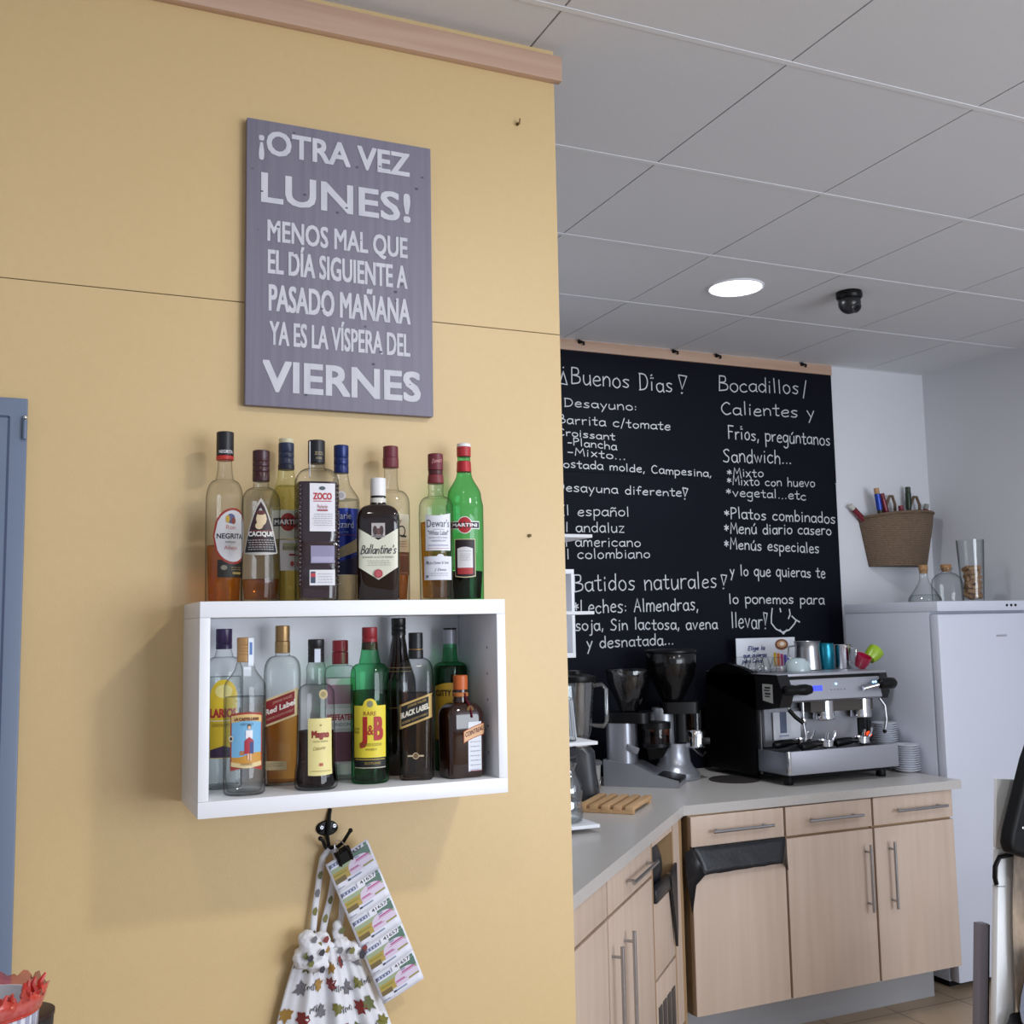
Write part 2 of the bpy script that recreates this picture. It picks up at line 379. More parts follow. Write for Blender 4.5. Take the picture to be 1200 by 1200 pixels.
mb = MB(); mb.span((1.75, BY, .912), (3.768, YB, 2.29), BOARDM); mb.span((1.75, BY, 2.293), (3.771, YB, 2.868), BOARDM)
mb.span((1.75, BY+.004, 2.28), (3.765, YB, 2.3), BLKM)
board = tag(mb.build('chalkboard'), 'black wall chalkboard with the handwritten menu behind the coffee counter', 'chalkboard')
LINES = [
('¡', 2.181, 2.696, 2.234, 2.696, 0.01148),
('Buenos Días', 2.243, 2.705, 2.804, 2.701, 0.01096),
('!', 2.828, 2.698, 2.892, 2.699, 0.01270),
('Desayuno:', 2.205, 2.594, 2.600, 2.599, 0.00572),
('Barrita c/tomate', 2.168, 2.512, 2.782, 2.515, 0.00568),
('Croissant', 2.167, 2.456, 2.474, 2.449, 0.00482),
('-Plancha', 2.218, 2.415, 2.482, 2.403, 0.00511),
('-Mixto...', 2.217, 2.368, 2.531, 2.358, 0.00510),
('Tostada molde, Campesina,', 2.154, 2.310, 3.007, 2.296, 0.00534),
('Desayuna diferente', 2.156, 2.200, 2.832, 2.194, 0.00560),
('!', 2.831, 2.182, 2.870, 2.179, 0.00768),
('El español', 2.157, 2.087, 2.540, 2.092, 0.00668),
('El andaluz', 2.155, 2.013, 2.510, 2.015, 0.00666),
('El americano', 2.149, 1.947, 2.595, 1.949, 0.00636),
('El colombiano', 2.156, 1.889, 2.645, 1.897, 0.00635),
('Batidos naturales', 2.230, 1.743, 3.017, 1.756, 0.01104),
('!', 3.032, 1.751, 3.077, 1.751, 0.00943),
('*Leches: Almendras,', 2.228, 1.643, 2.905, 1.650, 0.00879),
('soja, Sin lactosa, avena', 2.234, 1.566, 3.008, 1.559, 0.00767),
('y desnatada...', 2.288, 1.484, 2.760, 1.492, 0.00740),
('Bocadillos', 3.062, 2.728, 3.566, 2.747, 0.01048),
('/', 3.582, 2.739, 3.615, 2.741, 0.01154),
('Calientes y', 3.072, 2.613, 3.658, 2.628, 0.00890),
('Fríos, pregúntanos', 3.107, 2.491, 3.749, 2.490, 0.00918),
('Sandwich...', 3.071, 2.375, 3.497, 2.381, 0.00972),
('*Mixto', 3.093, 2.301, 3.318, 2.308, 0.00636),
('*Mixto con huevo', 3.091, 2.261, 3.636, 2.268, 0.00635),
('*vegetal...etc', 3.083, 2.206, 3.578, 2.200, 0.00633),
('*Platos combinados', 3.068, 2.096, 3.757, 2.084, 0.00780),
('*Menú diario casero', 3.064, 2.021, 3.726, 2.024, 0.00747),
('*Menús especiales', 3.061, 1.946, 3.643, 1.931, 0.00744),
('y lo que quieras te', 3.085, 1.817, 3.674, 1.805, 0.00771),
('lo ponemos para', 3.073, 1.681, 3.660, 1.671, 0.00707),
('llevar!', 3.083, 1.566, 3.304, 1.553, 0.01115),
]
for t, x0, z0, x1, z1, u in LINES:
    mb = MB(); handwrite(mb, t, x0, z0, x1, z1, u, .0028 if u > .007 else .0023, CHALK, lambda a, b: Vector((a, BY-.0008, b))); mb.build('chalk_line', board, rec=False)
mb = MB()
for P in [[(3.33, 1.654), (3.323, 1.616), (3.321, 1.582), (3.346, 1.553), (3.386, 1.535), (3.429, 1.547), (3.462, 1.576), (3.473, 1.593)], [(3.448, 1.614), (3.468, 1.597), (3.494, 1.584)], [(3.434, 1.648), (3.438, 1.623), (3.426, 1.602)], [(3.377, 1.653), (3.381, 1.636)], [(3.371, 1.548), (3.391, 1.527), (3.413, 1.547)]]: ribbon(mb, P, .0034, CHALK, lambda a, b: Vector((a, BY-.0008, b)))
mb.build('chalk_smile', board, rec=False)
mb = MB(); mb.span((1.75, YB-.02, 2.86), (3.768, YB, ZC-.002), BATTEN, .002)
tr2 = struct(mb.build('trim_2'), 'pale wooden batten along the top of the chalkboard', 'trim')
for x in (2.287, 2.80, 3.048, 3.573):
    mb = MB(); mb.cyl((x, YB-.034, 2.899), (x, YB-.02, 2.899), .008, BLKM, 10); mb.tube([(x-.012, YB-.03, 2.907), (x, YB-.036, 2.899), (x+.016, YB-.036, 2.896), (x+.018, YB-.03, 2.886)], .005, BLKM, 8); mb.build('screw_hook', tr2)

# ------------------------------------------------------------------ fitted furniture
ZW = .91
mb = MB()
poly = [(1.15, 2.39), (2.243, 3.502), (3.60, 3.462), (3.60, YB-.001), (1.505, YB-.001), (.42, 3.255)]
mb.prism([poly[0], poly[1], poly[2], poly[3], poly[4], poly[5]], ZW-.036, ZW, COUNT)
wt = tag(mb.build('worktop'), 'long beige worktop turning the corner under the coffee machine', 'worktop')
t45 = Vector((1, 1, 0)).normalized(); n45 = Vector((1, -1, 0)).normalized()
C45 = Vector((2.25, 3.5, 0))-n45*.02
M45 = Matrix((t45, -n45, (0, 0, 1))).transposed().to_4x4(); M45.translation = C45      # local x along the run, y into the cabinet
MBK = Matrix.Translation((0, 3.49, 0))
def bar_handle(name, parent, a, b, out=.032):
    a, b = Vector(a), Vector(b); d = (b-a).normalized()
    mb = MB(); mb.cyl(a, b, .006, STEEL, 14)
    for p in (a+d*.03, b-d*.03): mb.cyl(p, p+Vector((0, out, 0)), .0045, STEEL, 10)
    return mb.build(name, parent)
def cabinet(M, x0, x1, label, drawer=True, door=True, hz=None, hside=None, zd=(.15, .748), zr=(.758, .868), drx=None, name='base_cabinet', depth=.5):
    t = thing(name, label, 'cabinet'); t.matrix_world = M
    g = .0025
    mb = MB(); mb.span((x0+.001, .02, .15), (x1-.001, depth, .873), BIRCHE); mb.build('carcass', t)
    if drawer:
        mb = MB(); mb.span((x0+g, 0, zr[0]), (x1-g, .019, zr[1]), BIRCH, .0015); d = mb.build('drawer', t)
        if drx: bar_handle('drawer_handle', d, (drx[0], -.032, .812), (drx[1], -.032, .812))
    if door:
        mb = MB(); mb.span((x0+g, 0, zd[0]), (x1-g, .019, zd[1]), BIRCH, .0015); d = mb.build('door', t)
        if hz: bar_handle('door_handle', d, (hside, -.032, hz[0]), (hside, -.032, hz[1]))
    return t
bin1 = cabinet(MBK, 2.262, 2.694, 'birch bin cabinet on the back run with black liner over its door', drx=(2.345, 2.622))
cabinet(MBK, 2.700, 3.134, 'birch base cabinet on the back run next to the bin cabinet', drx=(2.794, 3.064), hz=(.43, .692), hside=3.091)
cabinet(MBK, 3.140, 3.574, 'birch base cabinet on the back run closest to the fridge', drx=(3.243, 3.514), hz=(.428, .692), hside=3.216)
cabinet(M45, -1.45, -1.002, 'birch base cabinet on the slanted run, half hidden by the yellow wall', hz=(.22, .668), hside=-1.035+.07)
cabinet(M45, -.996, -.464, 'birch base cabinet on the slanted run with drawer beside dark bin opening', drx=(-.814, -.504), hz=(.23, .676), hside=-.83)
# tilt-out bin unit on the slanted run
t = thing('bin_cabinet', 'narrow birch bin cabinet with dark opening in the inner corner', 'cabinet'); t.matrix_world = M45
mb = MB(); mb.span((-.458, .14, .15), (-.15, .5, .873), BLKM); mb.span((-.462, .0, .15), (-.452, .16, .873), BIRCHE); mb.span((-.155, .0, .15), (-.14, .16, .873), BIRCHE); mb.span((-.452, .0, .845), (-.155, .16, .873), BIRCH); mb.build('carcass', t)
mb = MB(); mb.span((-.45, 0, .415), (-.157, .019, .70), BIRCH, .0015); mb.build('door', t)
mb = MB(); mb.span((-.45, 0, .15), (-.157, .019, .405), BIRCH, .0015); lp = mb.build('lower_panel', t)
mb = MB()
for i in range(4): mb.span((-.43+i*.065, -.004, .16), (-.43+i*.065+.045, .001, .32), mat('grille_dark', '4a4643', .5), .001)
mb.build('vent_grille', lp)
LINER = mat('black_bin_bag', '1c1e24', .38, bump=(60, .6))
def liner(name, M, x0, x1, ztop, label):
    """bag hem folded over the top of a bin door: slanted front apron, side folds back to the door"""
    mb = MB(); nx, nz = 16, 5; V = []; F = []; rnd = random.Random(4)
    for j in range(nz+1):
        v = j/nz
        for i in range(nx+1):
            u = i/nx; a = x0+.004+.030*v; b = x1-.004-.040*v
            V.append((a+(b-a)*u, -.005-.030*v+rnd.uniform(-.0015, .0015), ztop-.094*v+.006*v*u+rnd.uniform(-.001, .001)))
    for j in range(nz):
        for i in range(nx): k = j*(nx+1)+i; F.append((k, k+1, k+nx+2, k+nx+1))
    L0 = len(V)
    V += [(x0-.030, -.006, ztop-.012), (x0-.034, -.012, ztop-.09), (x0-.008, -.008, ztop-.235), (x0+.004, -.022, ztop-.13), (x1+.004, -.004, ztop-.125), (x1-.018, -.018, ztop-.10), (x0+.01, .03, ztop+.001), (x1-.004, .03, ztop+.001)]
    bl, br = nz*(nx+1), nz*(nx+1)+nx
    F += [(0, L0, L0+1, bl), (bl, L0+1, L0+2, L0+3), (br, L0+5, L0+4, nx), (0, nx, L0+7, L0+6)]
    mb.add(V, F, LINER); o = mb.build(name, rec=False, ang=35)
    o.matrix_world = M; md = o.modifiers.new('solid', 'SOLIDIFY'); md.thickness = .002; md.offset = 0
    return tag(o, label, 'bin bag')
liner('bin_liner', MBK, 2.262, 2.697, .756, 'black bin liner folded over the bin door below the first drawer')
mb = MB(); mb.ball((-.28, .085, .745), .115, LINER, (1.1, .62, .92), 18); mb.prism([(-.25, .705), (-.155, .735), (-.16, .52), (-.175, .45), (-.2, .55)], -.016, -.006, LINER, 'y'); mb.span((-.452, -.012, .66), (-.2, .02, .705), LINER, .006)
o = mb.build('bin_liner', ang=70); o.matrix_world = M45; tag(o, 'black bin bag bulging from the narrow opening in the inner corner', 'bin bag')
mb = MB(); mb.span((-.136, .0, .15), (-.04, .02, .873), BIRCH); mb.span((-.04, -.004, .10), (-.012, .03, .873), BIRCHE); o = mb.build('corner_filler'); o.matrix_world = M45; tag(o, 'narrow birch corner post between the two cabinet runs', 'corner post')
# plinth
mb = MB(); mb.span((2.2, 3.61, 0), (3.53, 3.63, .148), GREY)
P0 = M45 @ Vector((-1.45, .10, 0)); P1 = M45 @ Vector((.1, .10, 0))
mb.box(((P0+P1)/2+Vector((0, 0, .074))), ((P1-P0).length, .016, .148), GREY, 0, Matrix.Rotation(PI/4, 4, 'Z'))
struct(mb.build('baseboard_back'), 'grey plinth under the cabinets', 'plinth')
# ------------------------------------------------------------------ fridge
FX, FY = 3.652, 3.587
t = thing('fridge', 'tall white refrigerator at the end of the counter', 'fridge', (FX, FY, 0))
mb = MB(); mb.span((0, .055, .03), (.60, .6, 1.628), FRIDGE, .006); mb.build('body', t)
mb = MB(); mb.span((0, .0, .035), (.60, .05, 1.610), FRIDGE, .012); d = mb.build('door', t)
mb = MB(); mb.span((.345, -.0008, 1.503), (.41, .001, 1.512), mat('badge_grey', '9fa2ae', .4)); mb.build('badge', d)
mb = MB(); mb.span((-.004, -.004, 1.620), (.604, .6, 1.667), FRIDGE, .008); l = mb.build('top_panel', t)
for i in range(3):
    mb = MB(); mb.cyl((.418+i*.027, -.007, 1.645), (.418+i*.027, -.003, 1.645), .006, BLK, 12); mb.build('control_lamp', l)
mb = MB(); mb.span((.02, .08, 0), (.58, .55, .032), BLKM); mb.build('base', t)
# ------------------------------------------------------------------ ceiling fittings
t = thing('ceiling_light', 'round recessed ceiling light glowing white above the chalkboard', 'ceiling light', (2.51, 3.41, ZC))
mb = MB(); mb.lathe([(.112, .0), (.112, -.004), (.106, -.007), (.101, -.004), (.101, 0)], WHITE, 48); mb.build('rim', t)
mb = MB(); mb.lathe([(.101, -.002), (.101, -.0045), (.06, -.005), (1e-6, -.005)], mat('lamp_diffuser', 'ffffff', .5, emit=('f4f8ff', 9)), 48); mb.build('diffuser', t)
t = thing('dome_camera', 'small black dome security camera under the ceiling', 'security camera', (2.985, 3.30, ZC))
mb = MB(); mb.lathe([(.05, 0), (.052, -.008), (.052, -.022), (.047, -.03)], BLK, 32); mb.build('base', t)
mb = MB(); mb.ball((0, 0, -.045), .045, mat('camera_ball', '1d1d20', .3), n=28); mb.build('housing', t)
v = Vector((.1, -.7, -.55)).normalized(); c = Vector((0, 0, -.047))
mb = MB(); mb.cyl(c+v*.036, c+v*.047, .021, mat('lens_ring', '3c3c42', .3, .4), 20); mb.cyl(c+v*.045, c+v*.049, .013, BLK, 20); mb.build('lens', t)

# ------------------------------------------------------------------ wooden sign
SIGNM = mat('grey_violet_boards', '807c8c', .6, noise=((90, 90, 2.5), .55, '6c6879'))
SIGNE = mat('board_edge', '5b5668', .8)
SLET = mat('worn_white_paint', 'd0d0d8', .7, noise=((40, 40, 14), .35, 'a9a8b8'))
SX0, SX1, SZ0, SZ1, SY = .364, .752, 2.034, 2.618, 2.080
t = thing('wooden_sign', 'grey wooden sign with white Spanish lettering above the bottle shelf', 'sign', ((SX0+SX1)/2, SY, SZ0))
hw = (SX1-SX0)/2
mb = MB(); mb.span((-hw, 0, 0), (hw, .018, SZ1-SZ0), SIGNM, .0012); mb.span((-hw+.004, .006, .004), (hw-.004, YW-SY-.0003, SZ1-SZ0-.004), SIGNE); mb.build('board', t)
random.seed(3)
mb = MB()
for i in range(26):
    x, z = random.uniform(-hw*.97, hw*.97), random.uniform(.01, .57); r = random.uniform(.0012, .003)
    patch(mb, SIGNE, lambda u, v: (u, -.0012, v), x-r, x+r, z-r*.7, z+r*.7, 2, 1)
mb.build('nicks', t, rec=False)
for txt, x0, x1, z, cap, b in (
    ('\u00a1OTRA VEZ', 0.387, 0.704, 2.5471, 0.0505, 0.022),
    ('LUNES!', 0.392, 0.705, 2.4468, 0.0615, 0.02),
    ('MENOS MAL QUE', 0.405, 0.698, 2.3683, 0.0437, 0.016),
    ('EL D\u00cdA SIGUIENTE A', 0.406, 0.697, 2.3019, 0.0489, 0.016),
    ('PASADO MA\u00d1ANA', 0.408, 0.703, 2.2261, 0.0536, 0.016),
    ('YA ES LA V\u00cdSPERA DEL', 0.410, 0.702, 2.1574, 0.0477, 0.014),
    ('VIERNES', 0.397, 0.724, 2.0631, 0.0627, 0.024)):
    mb = MB(); put_text(mb, txt, SLET, lambda u, v, d: (u-(SX0+SX1)/2, -.0009-d, v-SZ0), (x0+x1)/2, z, cap, x1-x0, b); mb.build('lettering', t, rec=False)

# ------------------------------------------------------------------ bottle shelf
BX0, BX1, BZ0, BZ1, BF = .257, .822, 1.286, 1.648, 1.885
t = thing('wall_shelf', 'white open box shelf full of bottles on the yellow wall', 'shelf', (BX0, BF, BZ0))
bw, bh, bd = BX1-BX0, BZ1-BZ0, YW-BF
mb = MB(); mb.span((0, 0, bh-.0275), (bw, bd, bh), WHITE, .0008); mb.build('top_panel', t)
mb = MB(); mb.span((0, 0, 0), (bw, bd, .0275), WHITE, .0008); mb.build('bottom_panel', t)
for nm, a, b in (('side_panel', 0, .0175), ('side_panel', bw-.0175, bw)):
    mb = MB(); mb.span((a, 0, .0278), (b, bd, bh-.0278), WHITE, .0006); o = mb.build(nm, t)
    if a > 0:
        for i in range(5):
            mb = MB(); mb.cyl((a-.0006, .05, .07+i*.05), (a+.001, .05, .07+i*.05), .0025, mat('peg_hole', '8a8b92', .8), 8); mb.build('peg_hole', o)
mb = MB(); mb.span((.0178, bd-.012, .0278), (bw-.0178, bd-.001, bh-.0278), WHITE); mb.build('back_panel', t)
BOTZ = {'up': BZ1+.0003, 'in': BZ0+.0278}

# ------------------------------------------------------------------ bottles
def prof_points(segs, nb, asp):
    """segs: (z, r) list with optional curve kind to reach the point"""
    P = [(segs[0][1], segs[0][0])]
    for sg in segs[1:]:
        z1, r1 = sg[0], sg[1]; k = sg[2] if len(sg) > 2 else 'l'; r0, z0 = P[-1]
        n = 1 if k == 'l' else 8
        for i in range(1, n+1):
            q = i/n
            if k == 'l': r, z = r1, z1
            elif k == 'o': a = q*PI/2; r = r1+(r0-r1)*math.cos(a); z = z0+(z1-z0)*math.sin(a)
            elif k == 'i': a = q*PI/2; r = r0+(r1-r0)*math.sin(a); z = z0+(z1-z0)*(1-math.cos(a))
            else: e = q*q*(3-2*q); r = r0+(r1-r0)*e; z = z0+(z1-z0)*q
            P.append((r, z))
    return P
class Bottle:
    def __init__(s, X, Y, where, label, segs, gm, cap, nb=2, asp=1, turn=0, name='liquor_bottle', group='bottles on the top of the white shelf', punt=True):
        s.t = thing(name, label, 'bottle', (X, Y, BOTZ.get(where, where)), -math.atan2(X, Y)+turn, group)
        rb = max(q[1] for q in segs); rn = segs[-1][1]; s.rb = rb; s.nb = nb; s.asp = asp
        s.P = prof_points([(0.0, rb*.88)]+[(.003, rb*.97)]+segs, nb, asp)
        def sec(r):
            w = min(1, max(0, (r-rn)/(rb-rn+1e-9)))**1.0
            w = min(1, w*1.25)
            return 2+(nb-2)*w, 1+(asp-1)*w
        s.sec = sec
        mb = MB(); mb.lathe([(r, z)+sec(r) for r, z in s.P], gm, 40); s.body = mb.build('glass_body', s.t, ang=50)
        for cp in cap: s.ring(*cp)
    def ring(s, name, z0, z1, r, m, r1=None, ridges=0, rnd=.0012):
        r1 = r1 or r; mb = MB(); L = [(r-rnd, z0), (r, z0+rnd*.6)]
        for i in range(ridges):
            z = z0+(z1-z0)*(.3+.5*i/max(1, ridges)); L += [(r, z-.0012), (r-.0007, z), (r, z+.0012)]
        L += [(r1, z1-rnd), (r1-rnd, z1)]
        mb.lathe(L, m, 28); return mb.build(name, s.t)
    def radius(s, z):
        P = s.P
        for (r0, z0), (r1, z1) in zip(P[:-1], P[1:]):
            if z0 <= z <= z1: return r0+(r1-r0)*((z-z0)/(z1-z0+1e-9))
        return P[-1][0] if z > P[-1][1] else P[0][0]
    def liquid(s, level, m):
        L = []
        for r, z in s.P:
            if z >= level: break
            L.append((max(.002, r-.0028), max(z, .005)+0.0))
        rl = s.radius(level)-.0028; L.append((rl, level))
        L = [L[0]]+[b for a, b in zip(L[:-1], L[1:]) if b[1] > a[1]+1e-5]
        mb = MB(); mb.lathe([(r, z)+s.sec(r+.0028) for r, z in L], m, 36); return mb.build('liquid', s.t, ang=50)
    def fn(s, off=.0006):
        def f(u, v, d=0):
            r = s.radius(v); o = off+d
            if s.nb > 2.5:
                n, a = s.sec(r); x = max(-r, min(r, u)); y = r*a*(max(0, 1-abs(x/r)**n))**(1/n)
                return Vector((u, -(y+o), v))
            th = u/(r+o); return Vector(((r+o)*math.sin(th), -(r+o)*math.cos(th), v))
        return f
    def label(s, u0, u1, lo, hi, m, nu=14, nv=5, name='label', off=.0006):
        mb = MB(); patch(mb, m, s.fn(off), u0, u1, lo, hi, nu, nv); s.lab = mb.build(name, s.t, rec=False); s.layer = off; return s
    def oval(s, uc, vc, a, b, m, name='label', off=.0006):
        mb = MB(); ellip(mb, m, s.fn(off), uc, vc, a, b); s.lab = mb.build(name, s.t, rec=False); s.layer = off; return s
    def deco(s, items, name='print'):
        """items printed on the current label: ('t', text, col, uc, z, cap[, width, bold, slant, shear]) / ('r', u0, u1, z0, z1, col) / ('e', uc, zc, a, b, col) / ('f', u0, u1, lo, hi, col)"""
        mb = MB()
        for k, it in enumerate(items):
            f = s.fn(s.layer+.00035+.00012*k)
            if it[0] == 't':
                a = list(it[1:])+[None]*5; put_text(mb, a[0], ink(a[1]), f, a[2], a[3], a[4], a[5], a[6] or 0, a[7] or 0, a[8] or 0)
            elif it[0] == 's':
                st, w = strokes(it[1], .05); k = it[6]/w; m0 = MB()
                for P in st: ribbon(m0, [(it[3]-it[6]/2+p[0]*k+p[1]*it[5]*.25, it[4]+p[1]*it[5]) for p in P], it[7], ink(it[2]), lambda a, b: f(a, b))
                mb.add(m0.v, m0.f, ink(it[2]))
            elif it[0] == 'r': patch(mb, ink(it[5]), f, it[1], it[2], it[3], it[4], 8, 2)
            elif it[0] == 'f': patch(mb, ink(it[5]), f, it[1], it[2], it[3], it[4], 10, 2)
            elif it[0] == 'e': ellip(mb, ink(it[5]), f, it[1], it[2], it[3], it[4], 12)
        mb.build(name, s.lab, rec=False); return s
def ink(c): return mat('ink_'+c, c, .5)
def lines(col, uc, z0, dz, n, w, h=.0009):
    """fine print: rows of short word blocks"""
    out = []; rnd = random.Random(str((uc, z0, n)))
    for i in range(n):
        u = uc-w/2*rnd.uniform(.8, 1)
        while u < uc+w/2*.9:
            l = rnd.uniform(.002, .006); out.append(('r', u, min(u+l, uc+w/2), z0-i*dz, z0-i*dz+h, col)); u += l+.0014
    return out
LIQ = lambda n, a, b: glass('liquid_'+n, a, b, .5)
AMB = LIQ('amber', 'e7c489', 'b8803c'); AMBD = LIQ('dark_amber', 'd6ac82', '9a6a3c'); ORA = LIQ('orange_rum', 'f4c884', 'd09a50'); PALE = LIQ('pale_yellow', 'efeccf', 'c8c498')
COLA = LIQ('brown_brandy', '86604e', '4a2c20'); GRND = LIQ('green_dark', '9ab484', '4a6a3a'); BLKL = LIQ('red_black', '2a1a12', '0c0605'); WATER = LIQ('clear_spirit', 'f6f8f8', '9aa2a4')
DARKG = mat('dark_brown_glass', '1c0d0a', .06, coat=.5); REDG = mat('dark_plum_liqueur', '2c0e16', .06, coat=.5); COING = mat('brown_glass', '2a130b', .07, coat=.5); BLACKG = mat('black_brown_glass', '150b07', .08, coat=.4)
def C(n, c, r=.35, me=0): return mat('cap_'+n, c, r, me)
U = 'up'; IN = 'in'; GU = 'bottles on the top of the white shelf'; GI = 'bottles inside the white shelf'

# --- on top, left to right
b = Bottle(.319, 2.03, U, 'rum bottle with black cap, red ring and red-rimmed oval label, leftmost on shelf top', [(.155, .0345), (.19, .034), (.228, .0185, 'o'), (.27, .0128, 'i'), (.312, .0125)], CLEAR,
    [('cap', .274, .3195, .0160, C('black', '15151a')), ('cap_ring', .266, .2745, .0162, C('red', 'c8352c'))], group=GU)
b.liquid(.106, ORA); b.oval(.017, .122, .0385, .052, ink('a83a2c')); b.deco([('e', .017, .122, .035, .0475, 'e6e6ea'), ('t', 'Ron', 'c06058', .012, .134, .008), ('t', 'NEGRITA', '2a2a36', .012, .117, .0095, .052, .02), ('t', 'BARDINET', '55555e', .012, .109, .003), ('t', 'Añejo', 'c06058', .012, .097, .007), ('e', .012, .154, .008, .009, '5a6490'), ('e', .006, .153, .004, .007, 'd8b040'), ('e', .017, .150, .004, .006, '96402e')])
b.label(-.012, .045, .046, .078, ink('26221f'), name='lower_label', off=.0004); b.deco([('e', .0, .064, .006, .0045, '8f8a7a'), ('r', .016, .036, .052, .056, 'b09a5a')]+lines('b09a5a', .024, .064, .004, 2, .022))
mb = MB(); f = lambda u, v, d=0: Vector((.0163*math.sin(u/.0163), -.0163*math.cos(u/.0163)-d, v)); put_text(mb, 'NEGRITA', ink('e6e6ea'), f, .002, .278, .006, .028, .02); mb.build('cap_print', b.t, rec=False)

b = Bottle(.371, 1.95, U, 'clear rum bottle with maroon cap and pointed arch label, second from left on shelf top', [(.05, .0355), (.1, .0335), (.165, .0345), (.178, .034), (.206, .0155, 'o'), (.218, .0138, 'i'), (.268, .0135)], CLEAR,
    [('cap', .218, .2745, .0155, C('maroon', '3c1a20', .3), None, 3), ], group=GU)
b.liquid(.04, ORA)
def arch(w, z0, z1, p=1.7): return lambda u: z0+(z1-z0)*max(0, 1-abs(u/w)**p) if p > 1 else z1
b.label(-.035, .035, lambda u: .082+.004*(u/.035)**2, arch(.036, .082, .184, 1.35), ink('b9b6b0'), 20)
b.deco([('f', -.031, .031, lambda u: .087, arch(.032, .087, .177, 1.35), '341a20'), ('f', -.031, .031, lambda u: .087, lambda u: min(.122, arch(.032, .087, .177, 1.35)(u)), '18181e'), ('e', .001, .1465, .0095, .0125, 'd9c3a0'), ('e', -.003, .134, .007, .006, 'd9c3a0'), ('e', .0, .1575, .008, .004, '5c2a2a'), ('t', 'CACIQUE', 'e3e0da', 0, .1155, .0085, .046, .03), ('r', -.02, .02, .1245, .1255, '9a4a48')]+lines('b5b2b0', 0, .108, .0042, 5, .05, .0012))

b = Bottle(.438, 2.05, U, 'pale vermouth bottle with dark blue cap, behind the arch-label rum bottle', [(.14, .0335), (.185, .033), (.245, .0165, 's'), (.262, .0145), (.312, .0135)], glass('pale_green_glass', 'f4f6e4', 'c4c8a0'),
    [('cap', .266, .308, .0150, C('navy', '26304e'), None, 2), ('cap_ring', .3075, .317, .0142, C('cream', 'd8cfae')), ('neck_band', .256, .2665, .0157, C('navydark', '1c2238'))], group=GU)
b.liquid(.225, PALE); b.label(-.03, .034, .12, .175, ink('dfe2d0'), off=.0004); b.deco([('e', .004, .152, .015, .017, 'a8322c'), ('r', -.026, .034, .144, .160, '17171c'), ('t', 'MARTINI', 'eeeef0', .004, .1475, .009, .054, .03)])
b.label(-.012, .034, .06, .118, ink('e4e4e4'), name='lower_label'); b.deco([('r', -.006, .03, .098, .112, 'b9bd94'), ('r', .006, .03, .088, .0915, 'a8322c'), ('t', 'BIANCO', '6c6c72', .01, .1, .006), ('e', .012, .073, .004, .005, 'c05a5a')])

b = Bottle(.473, 1.95, U, 'square dark plum liqueur bottle with white labels and side paper strip, on shelf top', [(.10, .0385), (.105, .0365), (.112, .0365), (.118, .0385), (.219, .0385), (.245, .016, 'o'), (.25, .0145), (.295, .0135)], CLEAR,
    [('cap', .255, .2985, .0158, C('black'+'b', '14151c'))], nb=6, asp=.92, turn=.12, group=GU)
b.liquid(.218, REDG)
b.label(-.0165, .0295, .126, .214, ink('e3e2ea'))
b.deco([('t', 'ZOCO', 'b5363c', .0065, .184, .0125, .034, .03, .0), ('r', -.010, .023, .1805, .182, 'b5363c'), ('e', .006, .205, .006, .0035, '4a5a62'), ('t', 'Pacharán', 'a04048', .0065, .168, .007, .018), ('r', -.003, .016, .163, .166, 'a04048')]+lines('8c8a98', .0065, .157, .0042, 6, .036))
b.label(-.0165, .0295, .028, .056, ink('e0e0e6'), name='lower_label'); b.deco([('r', -.0145, -.006, .032, .053, '3a4258'), ('r', -.0145, -.006, .043, .05, 'b5363c')]+lines('8c8a98', .011, .048, .005, 4, .028))
b.label(-.0145, .0285, .068, .1, ink('8d87a6'), name='lilac_panel', off=.0003); b.deco([('r', -.013, .027, .07, .08, 'a9a4c2')])  # opaque lilac panel with a paler strip, between the two labels
mb = MB()
for i in range(24):
    z = .03+i*.0078
    for sx in (-.0345, .0345): mb.ball((sx, -.0365, z), .0028, REDG, (1, .6, 1), 8)
mb.build('beaded_ridge', b.t)
mb = MB(); mb.box((-.0135, -.009, .262), (.0016, .007, .066), ink('d6d6de')); mb.build('tax_strip', b.t)
mb = MB(); f = lambda u, v, d=0: Vector((.0160*math.sin(u/.016), -.0160*math.cos(u/.016)-d, v)); put_text(mb, 'ZOCO', ink('b9a57a'), f, .003, .270, .006, .016); put_text(mb, 'XYNES', ink('b9a57a'), f, .003, .262, .004, .012); mb.build('cap_print', b.t, rec=False)

b = Bottle(.544, 2.04, U, 'anisette bottle with dark blue cap and shiny blue label, behind the square plum bottle', [(.17, .036), (.195, .0355), (.238, .0155, 's'), (.25, .0135), (.304, .0128)], CLEAR,
    [('cap', .252, .3075, .0146, C('blue', '1c2c66', .3, .3), None, 2)], group=GU)
b.liquid(.2, WATER); b.label(-.05, .05, .052, .18, mat('blue_foil', '23389a', .25, .35), 20)
b.deco([('f', -.046, .046, lambda u: .085+u*.35, lambda u: .105+u*.5, 'b4a684'), ('f', -.046, .046, lambda u: .052, lambda u: .078+u*.3, '1a2450'), ('r', -.05, .05, .1275, .1285, '8a3a50'), ('t', 'Marie', 'd5dcf0', .003, .159, .013, .034), ('t', 'Brizard', 'd5dcf0', .003, .142, .013, .044), ('t', 'ANISETTE', '8fb0e6', .0, .131, .004, .028)])
b.oval(0, .205, .009, .009, ink('dcdce0'), name='neck_seal', off=.001); b.deco([('e', 0, .205, .006, .006, 'b5b5bc')])

